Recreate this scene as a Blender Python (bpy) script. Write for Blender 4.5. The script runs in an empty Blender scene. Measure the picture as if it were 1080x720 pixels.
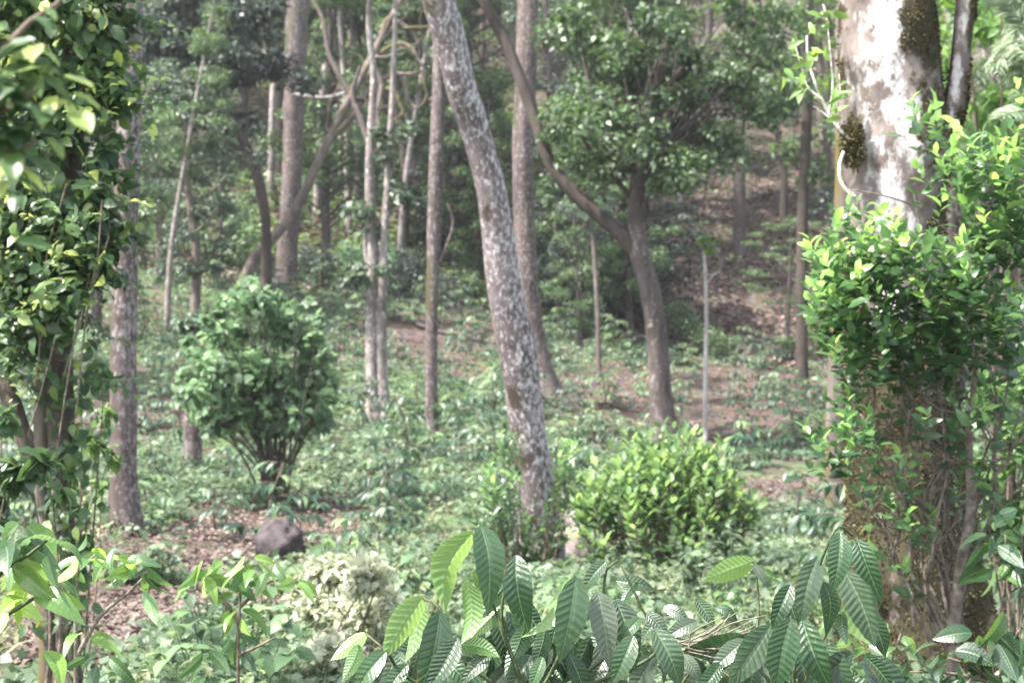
import bpy, math, random
import numpy as np
from mathutils import Vector

rng = np.random.default_rng(7)
random.seed(7)
S = bpy.context.scene
COL = S.collection
F = 1662.0                       # photograph's focal length in its own pixels (1080 wide)
UP = np.array([0.0, 0.0, 1.0])

# ------------------------------------------------------------------ noise
def _hash(ix, iy, iz, seed):
    h = (ix * 374761393 + iy * 668265263 + iz * 2147483647 + seed * 1274126177) & 0xFFFFFFFF
    h = ((h ^ (h >> 13)) * 1274126177) & 0xFFFFFFFF
    h = h ^ (h >> 16)
    return (h & 0xFFFF) / 65535.0
def vnoise(p, scale=1.0, seed=0):
    p = np.asarray(p, float) * scale
    if p.shape[-1] == 2:
        p = np.concatenate([p, np.zeros(p.shape[:-1] + (1,))], -1)
    i = np.floor(p).astype(np.int64)
    f = p - i
    f = f * f * (3 - 2 * f)
    out = 0
    for dx in (0, 1):
        for dy in (0, 1):
            for dz in (0, 1):
                w = (f[..., 0] if dx else 1 - f[..., 0]) * (f[..., 1] if dy else 1 - f[..., 1]) * (f[..., 2] if dz else 1 - f[..., 2])
                out = out + w * _hash(i[..., 0] + dx, i[..., 1] + dy, i[..., 2] + dz, seed)
    return out
def fbm(p, scale=1.0, seed=0, n=4):
    a, t, o = 0.5, 0.0, 0.0
    for k in range(n):
        o = o + a * vnoise(p, scale * 2 ** k, seed + k)
        t += a
        a *= 0.5
    return o / t
def sstep(a, b, x):
    t = np.clip((np.asarray(x, float) - a) / (b - a), 0, 1)
    return t * t * (3 - 2 * t)

# ------------------------------------------------------------------ terrain shape
KY = [-400, -40, -10, 0, 3, 7.5, 10, 13, 16, 20, 24, 28, 33, 36.5, 38, 41, 45, 60, 80, 110, 170, 500]
KZ = [-3.0, -1.6, -1.45, -1.5, -1.55, -1.6, -1.75, -1.92, -1.9, -1.58, -1.25, -.75, -.12, .34, .42, 1.15, 3.2, 9.2, 16.8, 27.5, 45.0, 60.0]
def ground_z(x, y):
    x = np.asarray(x, float); y = np.asarray(y, float)
    z = sum(np.interp(y + d, KY, KZ) for d in (-1, -.5, 0, .5, 1)) / 5
    z = z - 0.16 * np.clip(x, -40, 40) * sstep(15, 37, y)
    z = z + 0.16 * np.clip(-x - 2.0, 0, 3) * sstep(5, 12, y) * (1 - sstep(17, 22, y))
    xy = np.stack([x, y], -1)
    z = z + 0.22 * (fbm(xy, .35, 3, 3) - .5) * sstep(4, 10, np.abs(y)) + 0.9 * (fbm(xy, .08, 5, 2) - .5) * sstep(42, 60, y)
    z = z + 0.10 * np.sin(y * 2.1 + x * .45 + 2.0 * vnoise(xy, .3, 9)) * sstep(18, 24, y) * (1 - sstep(37, 40, y))
    return z
BARE = [(240, 575, 95, 22), (205, 640, 150, 36), (330, 560, 40, 16), (300, 590, 45, 16), (610, 600, 30, 12), (760, 412, 100, 16), (640, 405, 60, 8), (480, 358, 70, 16), (650, 425, 70, 14), (760, 425, 90, 34), (830, 400, 60, 34), (150, 440, 60, 14), (180, 590, 60, 14), (300, 655, 70, 12), (830, 520, 40, 10), (420, 350, 60, 10)]
def bare(x, y, z):
    """How bare the soil is: trodden strips and banks between the planted rows."""
    px = 540 + x / y * F; py = 360 - z / y * F
    b = 0
    wob = 26 * (vnoise(np.stack([x, y], -1), .9, 301) - .5)
    for cx, cy, w, h in BARE:
        b = np.maximum(b, np.exp(-((px - cx) / w) ** 2 - ((py + wob * h / 20 - cy) / h) ** 2))
    return b
def gz(x, y):
    return float(ground_z(np.array([x]), np.array([y]))[0])
def at(px, py, Y):
    """A point seen at px, py of the photograph, Y metres ahead of the camera."""
    return np.array([(px - 540) / F * Y, Y, (360 - py) / F * Y])
def on_ground(px, Y, sink=.03):
    x = (px - 540) / F * Y
    return np.array([x, Y, gz(x, Y) - sink])
def proj(p):
    return 540 + p[0] / p[1] * F, 360 - p[2] / p[1] * F

# ------------------------------------------------------------------ mesh building
class Geo:
    def __init__(self):
        self.v, self.f, self.a, self.m, self.uv, self.n = [], [], {}, [], [], 0
    def add(self, v, faces, mat=0, uv=None, **attrs):
        v = np.asarray(v, float).reshape(-1, 3)
        for k in set(attrs) | set(self.a):
            self.a.setdefault(k, [np.zeros(self.n)])
            self.a[k].append(np.broadcast_to(np.asarray(attrs.get(k, 0.0), float), (len(v),)))
        for fa in faces:
            fa = np.asarray(fa, np.int64)
            self.f.append(fa + self.n)
            self.m.append(np.full(len(fa), mat))
        self.uv.append(np.zeros((len(v), 2)) if uv is None else uv)
        self.v.append(v)
        self.n += len(v)
        return self
    def mesh(self, name, mats, origin=(0, 0, 0), smooth=True, uv=False):
        me = bpy.data.meshes.new(name)
        v = np.concatenate(self.v) - np.asarray(origin, float)
        loops = np.concatenate([f.ravel() for f in self.f])
        tot = np.concatenate([np.full(len(f), f.shape[1]) for f in self.f])
        st = np.concatenate([[0], np.cumsum(tot)[:-1]])
        me.vertices.add(len(v)); me.vertices.foreach_set('co', v.astype(np.float32).ravel())
        me.loops.add(len(loops)); me.loops.foreach_set('vertex_index', loops.astype(np.int32))
        me.polygons.add(len(tot)); me.polygons.foreach_set('loop_start', st.astype(np.int32)); me.polygons.foreach_set('loop_total', tot.astype(np.int32))
        me.polygons.foreach_set('material_index', np.concatenate(self.m).astype(np.int32))
        me.polygons.foreach_set('use_smooth', np.full(len(tot), bool(smooth)))
        for k, parts in self.a.items():
            at_ = me.attributes.new(k, 'FLOAT', 'POINT')
            at_.data.foreach_set('value', np.concatenate(parts).astype(np.float32))
        if uv:
            l = me.uv_layers.new(name='UVMap')
            l.data.foreach_set('uv', np.concatenate(self.uv)[loops].astype(np.float32).ravel())
        for m in (mats if isinstance(mats, (list, tuple)) else [mats]):
            me.materials.append(m)
        me.update(calc_edges=True); me.validate()
        return me

def link(name, me, parent=None, loc=(0, 0, 0)):
    o = bpy.data.objects.new(name, me)
    COL.objects.link(o)
    o.location = loc
    if parent is not None:
        o.parent = parent
    return o
def thing(name, loc, label, cat, group=None, rz=0.0):
    o = bpy.data.objects.new(name, None)
    COL.objects.link(o)
    o.empty_display_size = .2
    o.location = loc; o.rotation_euler = (0, 0, rz)
    tag(o, label, cat, group)
    return o
def tag(o, label, cat, group=None, kind=None):
    if label: o['label'] = label
    if cat: o['category'] = cat
    if group: o['group'] = group
    if kind: o['kind'] = kind
    return o
def dup(root, loc, rz=0.0, scale=(1, 1, 1)):
    r = root.copy(); COL.objects.link(r)
    r.location = loc; r.rotation_euler = (0, 0, rz); r.scale = scale
    for ch in root.children:
        c = ch.copy(); COL.objects.link(c); c.parent = r
        for g in ch.children:
            d = g.copy(); COL.objects.link(d); d.parent = c
    return r

def unit(a):
    a = np.asarray(a, float)
    return a / np.maximum(np.linalg.norm(a, axis=-1, keepdims=True), 1e-9)
def spline(pts, rad, step):
    """Catmull-Rom through pts, resampled about every step metres."""
    P = np.asarray(pts, float); R = np.asarray(rad, float)
    if len(P) == 2:
        P = np.array([P[0], (P[0] + P[1]) / 2, P[1]]); R = np.array([R[0], (R[0] + R[1]) / 2, R[1]])
    E = np.vstack([2 * P[0] - P[1], P, 2 * P[-1] - P[-2]])
    out, ro = [], []
    for i in range(len(P) - 1):
        n = max(1, int(np.linalg.norm(P[i + 1] - P[i]) / step))
        t = (np.arange(n) / n)[:, None]
        p0, p1, p2, p3 = E[i], E[i + 1], E[i + 2], E[i + 3]
        out.append(.5 * ((2 * p1) + (p2 - p0) * t + (2 * p0 - 5 * p1 + 4 * p2 - p3) * t ** 2 + (3 * p1 - p0 - 3 * p2 + p3) * t ** 3))
        ro.append(R[i] + (R[i + 1] - R[i]) * t[:, 0])
    out.append(P[-1:]); ro.append(R[-1:])
    return np.vstack(out), np.concatenate(ro)
def tube(pts, rad, sides=8, step=.1, rough=0.0, seed=0, nscale=3.0, flare=0.0, twin=0.0):
    """Returns verts, faces, angle-normal array of a tapered limb."""
    P, R = spline(pts, rad, step)
    T = unit(np.gradient(P, axis=0))
    ref = np.array([1.0, 0, 0]) if abs(T[0][0]) < .9 else np.array([0, 1.0, 0])
    N = np.zeros_like(P); N[0] = unit(ref - T[0] * (ref @ T[0]))
    for i in range(1, len(P)):
        N[i] = unit(N[i - 1] - T[i] * (N[i - 1] @ T[i]))
    B = np.cross(T, N)
    a = np.linspace(0, 2 * np.pi, sides, endpoint=False)
    D = N[:, None] * np.cos(a)[None, :, None] + B[:, None] * np.sin(a)[None, :, None]
    r = R[:, None] * np.ones(sides)[None]
    if flare:
        d = np.cumsum(np.r_[0, np.linalg.norm(np.diff(P, axis=0), axis=1)])
        r = r * (1 + flare * np.exp(-d / (R[0] * 2.2))[:, None] * (.8 + .5 * np.sin(a * 3 + seed)[None] + .25 * np.sin(a * 5 + 2 * seed)[None]))
    if twin:
        r = r * (1 - twin * np.abs(np.cos(a + .6))[None] ** 3)
    base = P[:, None] + D * r[..., None]
    if rough:
        q = base.copy(); q[..., 2] *= .45
        r = r * (1 + rough * (2 * fbm(q, nscale, seed, 4) - 1) + rough * 1.3 * np.clip(fbm(q, nscale * .8, seed + 31, 2) - .66, 0, 1) * 3)
        base = P[:, None] + D * r[..., None]
    n = len(P)
    i = np.arange(n - 1)[:, None] * sides; j = np.arange(sides)[None]; k = (j + 1) % sides
    q = np.stack([i + j, i + k, i + k + sides, i + j + sides], -1).reshape(-1, 4)
    v = base.reshape(-1, 3)
    cap = np.array([[(n - 1) * sides + x, (n - 1) * sides + (x + 1) % sides, n * sides] for x in range(sides)])
    v = np.vstack([v, P[-1] + T[-1] * R[-1] * .4])
    nd = np.vstack([D.reshape(-1, 3), T[-1:]])
    return v, [q, cap], nd

# leaf outlines: rows of (along, across, lift) and faces
TL_FAR = (np.array([[0, 0, 0], [.42, -1, .05], [1, 0, -.10], [.42, 1, .05]]), [np.array([[0, 1, 2, 3]])])
TL_MID = (np.array([[0, 0, 0], [.28, -.86, .05], [.66, -.78, .02], [1, 0, -.16], [.66, .78, .02], [.28, .86, .05], [.3, 0, -.02], [.68, 0, -.06]]),
          [np.array([[0, 6, 1], [7, 3, 2], [0, 5, 6], [7, 4, 3]]), np.array([[6, 7, 2, 1], [5, 4, 7, 6]])])
def leaves(g, P, D, N, L, W, tmpl, rnd, mat=0, curl=None):
    """Add one leaf per row: base P, axis D, upper side N, length L, half width W."""
    P = np.asarray(P, float); n = len(P)
    if n == 0: return
    D = unit(D); Sx = unit(np.cross(D, N)); N = np.cross(Sx, D)
    tv, tf = tmpl
    L = np.broadcast_to(np.asarray(L, float), (n,)); W = np.broadcast_to(np.asarray(W, float), (n,))
    lift = tv[:, 2][None] * np.ones((n, 1))
    if curl is not None:
        lift = lift - np.asarray(curl)[:, None] * (tv[:, 0] ** 2)[None]
    v = P[:, None] + D[:, None] * (tv[:, 0][None] * L[:, None])[..., None] + Sx[:, None] * (tv[:, 1][None] * W[:, None])[..., None] + N[:, None] * (lift * L[:, None])[..., None]
    k = len(tv)
    off = (np.arange(n) * k)[:, None, None]
    g.add(v.reshape(-1, 3), [(f[None] + off).reshape(-1, f.shape[1]) for f in tf], mat, rnd=np.repeat(np.broadcast_to(rnd, (n,)), k))
def rdirs(n):
    return unit(rng.normal(size=(n, 3)))
def blob_leaves(g, C, R, n, L, wr=.36, tmpl=TL_MID, droop=.3, shell=.55, tone=(0, 1), flat=1.0, upright=0.0, mat=0, jit=.55):
    """n leaves in a clump about C with radii R: most near its outer side, turned outward and up."""
    R = np.broadcast_to(np.asarray(R, float), (3,))
    d = rdirs(n)
    r = (shell + (1 - shell) * rng.random(n)) * rng.random(n) ** .12
    P = C + d * R * r[:, None]
    out = unit(d / R)
    D = unit(out * .8 + rng.normal(size=(n, 3)) * jit + UP * (upright - droop))
    N = unit(UP * .9 + out * .55 + rng.normal(size=(n, 3)) * .45)
    ll = L * rng.uniform(.65, 1.2, n)
    rnd = tone[0] + (tone[1] - tone[0]) * np.clip(rng.beta(1.6, 2.2, n) * .75 + .25 * np.clip(d[:, 2], 0, 1) * rng.random(n), 0, 1)
    leaves(g, P - D * ll[:, None] * .4, D, N, ll, ll * wr * rng.uniform(.8, 1.15, n), tmpl, rnd, mat, curl=rng.uniform(0, .25, n))

# ------------------------------------------------------------------ materials
def mat(name):
    m = bpy.data.materials.new(name); m.use_nodes = True
    t = m.node_tree; t.nodes.clear()
    def nd(kind, **kw):
        n = t.nodes.new(kind)
        for k, v in kw.items():
            if k in n.inputs.keys() if isinstance(k, str) else False: n.inputs[k].default_value = v
            else: setattr(n, k, v)
        return n
    return m, t, nd, t.links.new
def rgba(c): return (c[0], c[1], c[2], 1)
def ramp(nd, stops):
    r = nd('ShaderNodeValToRGB')
    e = r.color_ramp.elements
    while len(e) < len(stops): e.new(.5)
    for k, (p, c) in zip(e, stops):
        k.position = p; k.color = rgba(c)
    return r
def mixc(nd, lk, f, a, b, mode='MIX'):
    m = nd('ShaderNodeMix', data_type='RGBA', blend_type=mode)
    for i, s in ((0, f), (6, a), (7, b)):
        if hasattr(s, 'is_linked'): lk(s, m.inputs[i])
        else: m.inputs[i].default_value = s if i == 0 else rgba(s)
    return m.outputs[2]
def leaf_mat(name, dark, mid, young, trans=.32, rough=.42, spec=.5, under=1.35, ribs=False, vary=.35):
    m, t, nd, lk = mat(name)
    at_ = nd('ShaderNodeAttribute', attribute_name='rnd')
    r = ramp(nd, [(0, dark), (.55, mid), (1, young)])
    lk(at_.outputs['Fac'], r.inputs[0])
    tc = nd('ShaderNodeTexCoord')
    ns = nd('ShaderNodeTexNoise'); ns.inputs['Scale'].default_value = 2.2; ns.inputs['Detail'].default_value = 3
    lk(tc.outputs['Object'], ns.inputs['Vector'])
    mr = nd('ShaderNodeMapRange'); lk(ns.outputs['Fac'], mr.inputs[0])
    mr.inputs[1].default_value = .3; mr.inputs[2].default_value = .7; mr.inputs[3].default_value = 1 - vary; mr.inputs[4].default_value = 1 + vary
    hs = nd('ShaderNodeHueSaturation'); lk(r.outputs[0], hs.inputs['Color']); lk(mr.outputs[0], hs.inputs['Value'])
    col = hs.outputs[0]
    if ribs:
        uv = nd('ShaderNodeUVMap'); sp = nd('ShaderNodeSeparateXYZ'); lk(uv.outputs[0], sp.inputs[0])
        ab = nd('ShaderNodeMath', operation='ABSOLUTE'); lk(sp.outputs[1], ab.inputs[0])
        mid_ = nd('ShaderNodeMapRange'); lk(ab.outputs[0], mid_.inputs[0])
        mid_.inputs[1].default_value = .03; mid_.inputs[2].default_value = .07; mid_.inputs[3].default_value = 1; mid_.inputs[4].default_value = 0
        ve = nd('ShaderNodeAttribute', attribute_name='vein')
        mx = nd('ShaderNodeMath', operation='MAXIMUM'); lk(mid_.outputs[0], mx.inputs[0])
        vm = nd('ShaderNodeMath', operation='MULTIPLY'); lk(ve.outputs['Fac'], vm.inputs[0]); vm.inputs[1].default_value = .3
        lk(vm.outputs[0], mx.inputs[1])
        col = mixc(nd, lk, mx.outputs[0], col, (.10, .165, .075))
        du = nd('ShaderNodeAttribute', attribute_name='dust'); nz = nd('ShaderNodeTexNoise'); nz.inputs['Scale'].default_value = 35; nz.inputs['Detail'].default_value = 6; lk(tc.outputs['Object'], nz.inputs['Vector'])
        dm = nd('ShaderNodeMath', operation='MULTIPLY'); lk(du.outputs['Fac'], dm.inputs[0]); lk(nz.outputs['Fac'], dm.inputs[1])
        col = mixc(nd, lk, dm.outputs[0], col, (.24, .24, .215))
        edge = nd('ShaderNodeMapRange'); lk(ab.outputs[0], edge.inputs[0]); edge.inputs[1].default_value = .55; edge.inputs[2].default_value = 1.1; edge.inputs[4].default_value = .32
        nb = nd('ShaderNodeTexNoise'); nb.inputs['Scale'].default_value = 14; nb.inputs['Detail'].default_value = 5; lk(tc.outputs['Object'], nb.inputs['Vector'])
        ea = nd('ShaderNodeMath', operation='ADD'); lk(edge.outputs[0], ea.inputs[0]); lk(nb.outputs['Fac'], ea.inputs[1])
        eb = nd('ShaderNodeMapRange'); lk(ea.outputs[0], eb.inputs[0]); eb.inputs[1].default_value = .82; eb.inputs[2].default_value = .88; eb.inputs[4].default_value = .8
        col = mixc(nd, lk, eb.outputs[0], col, (.13, .085, .03))
        n2 = nd('ShaderNodeTexNoise'); n2.inputs['Scale'].default_value = 60; n2.inputs['Detail'].default_value = 4
        lk(tc.outputs['Object'], n2.inputs['Vector'])
        sp2 = nd('ShaderNodeMapRange'); lk(n2.outputs['Fac'], sp2.inputs[0]); sp2.inputs[1].default_value = .66; sp2.inputs[2].default_value = .8; sp2.inputs[4].default_value = .5
        col = mixc(nd, lk, sp2.outputs[0], col, (.20, .20, .10))
    ge = nd('ShaderNodeNewGeometry')
    lit = nd('ShaderNodeHueSaturation'); lk(col, lit.inputs['Color']); lit.inputs['Value'].default_value = under; lit.inputs['Saturation'].default_value = .85
    col = mixc(nd, lk, ge.outputs['Backfacing'], col, lit.outputs[0])
    p = nd('ShaderNodeBsdfPrincipled'); lk(col, p.inputs['Base Color'])
    p.inputs['Roughness'].default_value = rough; p.inputs['Specular IOR Level'].default_value = spec
    if ribs:
        n3 = nd('ShaderNodeTexNoise'); n3.inputs['Scale'].default_value = 25; lk(tc.outputs['Object'], n3.inputs['Vector'])
        rr = nd('ShaderNodeMapRange'); lk(n3.outputs['Fac'], rr.inputs[0]); rr.inputs[1].default_value = .3; rr.inputs[2].default_value = .7; rr.inputs[3].default_value = rough - .1; rr.inputs[4].default_value = rough + .14
        lk(rr.outputs[0], p.inputs['Roughness'])
        bp = nd('ShaderNodeBump'); bp.inputs['Strength'].default_value = .25; bp.inputs['Distance'].default_value = .002
        n4 = nd('ShaderNodeTexNoise'); n4.inputs['Scale'].default_value = 180; lk(tc.outputs['Object'], n4.inputs['Vector'])
        lk(n4.outputs['Fac'], bp.inputs['Height']); lk(bp.outputs[0], p.inputs['Normal'])
    tr = nd('ShaderNodeBsdfTranslucent')
    th = nd('ShaderNodeHueSaturation'); lk(col, th.inputs['Color']); th.inputs['Hue'].default_value = .475; th.inputs['Value'].default_value = 2.6; th.inputs['Saturation'].default_value = 1.1
    lk(th.outputs[0], tr.inputs['Color'])
    ms = nd('ShaderNodeMixShader'); ms.inputs[0].default_value = trans
    lk(p.outputs[0], ms.inputs[1]); lk(tr.outputs[0], ms.inputs[2])
    o = nd('ShaderNodeOutputMaterial'); lk(ms.outputs[0], o.inputs['Surface'])
    return m
def bark_mat(name, dark, light, lichen=None, lich_amt=.45, lich_scale=7, moss=None, stretch=.3, scale=9, bump=.6):
    m, t, nd, lk = mat(name)
    tc = nd('ShaderNodeTexCoord')
    mp = nd('ShaderNodeMapping'); lk(tc.outputs['Object'], mp.inputs[0]); mp.inputs['Scale'].default_value = (1, 1, stretch)
    n1 = nd('ShaderNodeTexNoise'); n1.inputs['Scale'].default_value = scale; n1.inputs['Detail'].default_value = 8; n1.inputs['Roughness'].default_value = .65
    lk(mp.outputs[0], n1.inputs['Vector'])
    r = ramp(nd, [(.3, dark), (.7, light)]); lk(n1.outputs['Fac'], r.inputs[0])
    col = r.outputs[0]
    n0 = nd('ShaderNodeTexNoise'); n0.inputs['Scale'].default_value = .8; lk(tc.outputs['Object'], n0.inputs['Vector'])
    mr0 = nd('ShaderNodeMapRange'); lk(n0.outputs['Fac'], mr0.inputs[0]); mr0.inputs[1].default_value = .3; mr0.inputs[2].default_value = .7; mr0.inputs[3].default_value = .7; mr0.inputs[4].default_value = 1.3
    hs = nd('ShaderNodeHueSaturation'); lk(col, hs.inputs['Color']); lk(mr0.outputs[0], hs.inputs['Value']); col = hs.outputs[0]
    if lichen:
        n2 = nd('ShaderNodeTexNoise'); n2.inputs['Scale'].default_value = lich_scale; n2.inputs['Detail'].default_value = 7; n2.inputs['Roughness'].default_value = .7
        mp2 = nd('ShaderNodeMapping'); lk(tc.outputs['Object'], mp2.inputs[0]); mp2.inputs['Scale'].default_value = (1, 1, .6); mp2.inputs['Location'].default_value = (3, 7, 1)
        lk(mp2.outputs[0], n2.inputs['Vector'])
        la = nd('ShaderNodeAttribute', attribute_name='lichen')
        ad = nd('ShaderNodeMath', operation='ADD'); lk(n2.outputs['Fac'], ad.inputs[0]); lk(la.outputs['Fac'], ad.inputs[1])
        mr = nd('ShaderNodeMapRange'); lk(ad.outputs[0], mr.inputs[0]); c = 1 - lich_amt
        mr.inputs[1].default_value = c - .04; mr.inputs[2].default_value = c + .09
        col = mixc(nd, lk, mr.outputs[0], col, lichen)
    if moss:
        ma = nd('ShaderNodeAttribute', attribute_name='moss')
        n3 = nd('ShaderNodeTexNoise'); n3.inputs['Scale'].default_value = 30; n3.inputs['Detail'].default_value = 8; n3.inputs['Roughness'].default_value = .75; lk(tc.outputs['Object'], n3.inputs['Vector'])
        ad = nd('ShaderNodeMath', operation='MULTIPLY_ADD'); lk(n3.outputs['Fac'], ad.inputs[0]); ad.inputs[1].default_value = 1.3; lk(ma.outputs['Fac'], ad.inputs[2])
        mr = nd('ShaderNodeMapRange'); lk(ad.outputs[0], mr.inputs[0]); mr.inputs[1].default_value = 1.0; mr.inputs[2].default_value = 1.25
        mcol = ramp(nd, [(.3, tuple(x * .45 for x in moss)), (.7, moss)]); lk(n3.outputs['Fac'], mcol.inputs[0])
        col = mixc(nd, lk, mr.outputs[0], col, mcol.outputs[0])
    p = nd('ShaderNodeBsdfPrincipled'); lk(col, p.inputs['Base Color']); p.inputs['Roughness'].default_value = .9; p.inputs['Specular IOR Level'].default_value = .25
    bp = nd('ShaderNodeBump'); bp.inputs['Strength'].default_value = bump; bp.inputs['Distance'].default_value = .02
    lk(n1.outputs['Fac'], bp.inputs['Height']); lk(bp.outputs[0], p.inputs['Normal'])
    o = nd('ShaderNodeOutputMaterial'); lk(p.outputs[0], o.inputs['Surface'])
    return m
def ground_mat():
    m, t, nd, lk = mat('soil_and_weeds')
    tc = nd('ShaderNodeTexCoord')
    n1 = nd('ShaderNodeTexNoise'); n1.inputs['Scale'].default_value = 5; n1.inputs['Detail'].default_value = 9; n1.inputs['Roughness'].default_value = .7; lk(tc.outputs['Object'], n1.inputs['Vector'])
    soil = ramp(nd, [(.25, (.034, .026, .021)), (.5, (.076, .059, .048)), (.75, (.15, .124, .106))]); lk(n1.outputs['Fac'], soil.inputs[0])
    vo = nd('ShaderNodeTexVoronoi'); vo.inputs['Scale'].default_value = 11; lk(tc.outputs['Object'], vo.inputs['Vector'])
    lit = mixc(nd, lk, .35, soil.outputs[0], vo.outputs['Color'], 'SOFT_LIGHT')
    gr = nd('ShaderNodeAttribute', attribute_name='green')
    n2 = nd('ShaderNodeTexNoise'); n2.inputs['Scale'].default_value = 2.3; n2.inputs['Detail'].default_value = 6; lk(tc.outputs['Object'], n2.inputs['Vector'])
    ad = nd('ShaderNodeMath', operation='ADD'); lk(gr.outputs['Fac'], ad.inputs[0]); lk(n2.outputs['Fac'], ad.inputs[1])
    mr = nd('ShaderNodeMapRange'); lk(ad.outputs[0], mr.inputs[0]); mr.inputs[1].default_value = .9; mr.inputs[2].default_value = 1.15
    n3 = nd('ShaderNodeTexNoise'); n3.inputs['Scale'].default_value = 9; n3.inputs['Detail'].default_value = 7; lk(tc.outputs['Object'], n3.inputs['Vector'])
    weed = ramp(nd, [(.3, (.034, .062, .026)), (.7, (.10, .15, .065))]); lk(n3.outputs['Fac'], weed.inputs[0])
    col = mixc(nd, lk, mr.outputs[0], lit, weed.outputs[0])
    p = nd('ShaderNodeBsdfPrincipled'); lk(col, p.inputs['Base Color']); p.inputs['Roughness'].default_value = .95; p.inputs['Specular IOR Level'].default_value = .15
    bp = nd('ShaderNodeBump'); bp.inputs['Strength'].default_value = .8; bp.inputs['Distance'].default_value = .06; lk(n1.outputs['Fac'], bp.inputs['Height']); lk(bp.outputs[0], p.inputs['Normal'])
    o = nd('ShaderNodeOutputMaterial'); lk(p.outputs[0], o.inputs['Surface'])
    return m
def plain_mat(name, a, b, scale=20, rough=.9, bump=.4):
    m, t, nd, lk = mat(name)
    tc = nd('ShaderNodeTexCoord')
    n = nd('ShaderNodeTexNoise'); n.inputs['Scale'].default_value = scale; n.inputs['Detail'].default_value = 7; lk(tc.outputs['Object'], n.inputs['Vector'])
    r = ramp(nd, [(.3, a), (.7, b)]); lk(n.outputs['Fac'], r.inputs[0])
    p = nd('ShaderNodeBsdfPrincipled'); lk(r.outputs[0], p.inputs['Base Color']); p.inputs['Roughness'].default_value = rough; p.inputs['Specular IOR Level'].default_value = .3
    bp = nd('ShaderNodeBump'); bp.inputs['Strength'].default_value = bump; bp.inputs['Distance'].default_value = .02; lk(n.outputs['Fac'], bp.inputs['Height']); lk(bp.outputs[0], p.inputs['Normal'])
    o = nd('ShaderNodeOutputMaterial'); lk(p.outputs[0], o.inputs['Surface'])
    return m

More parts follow.
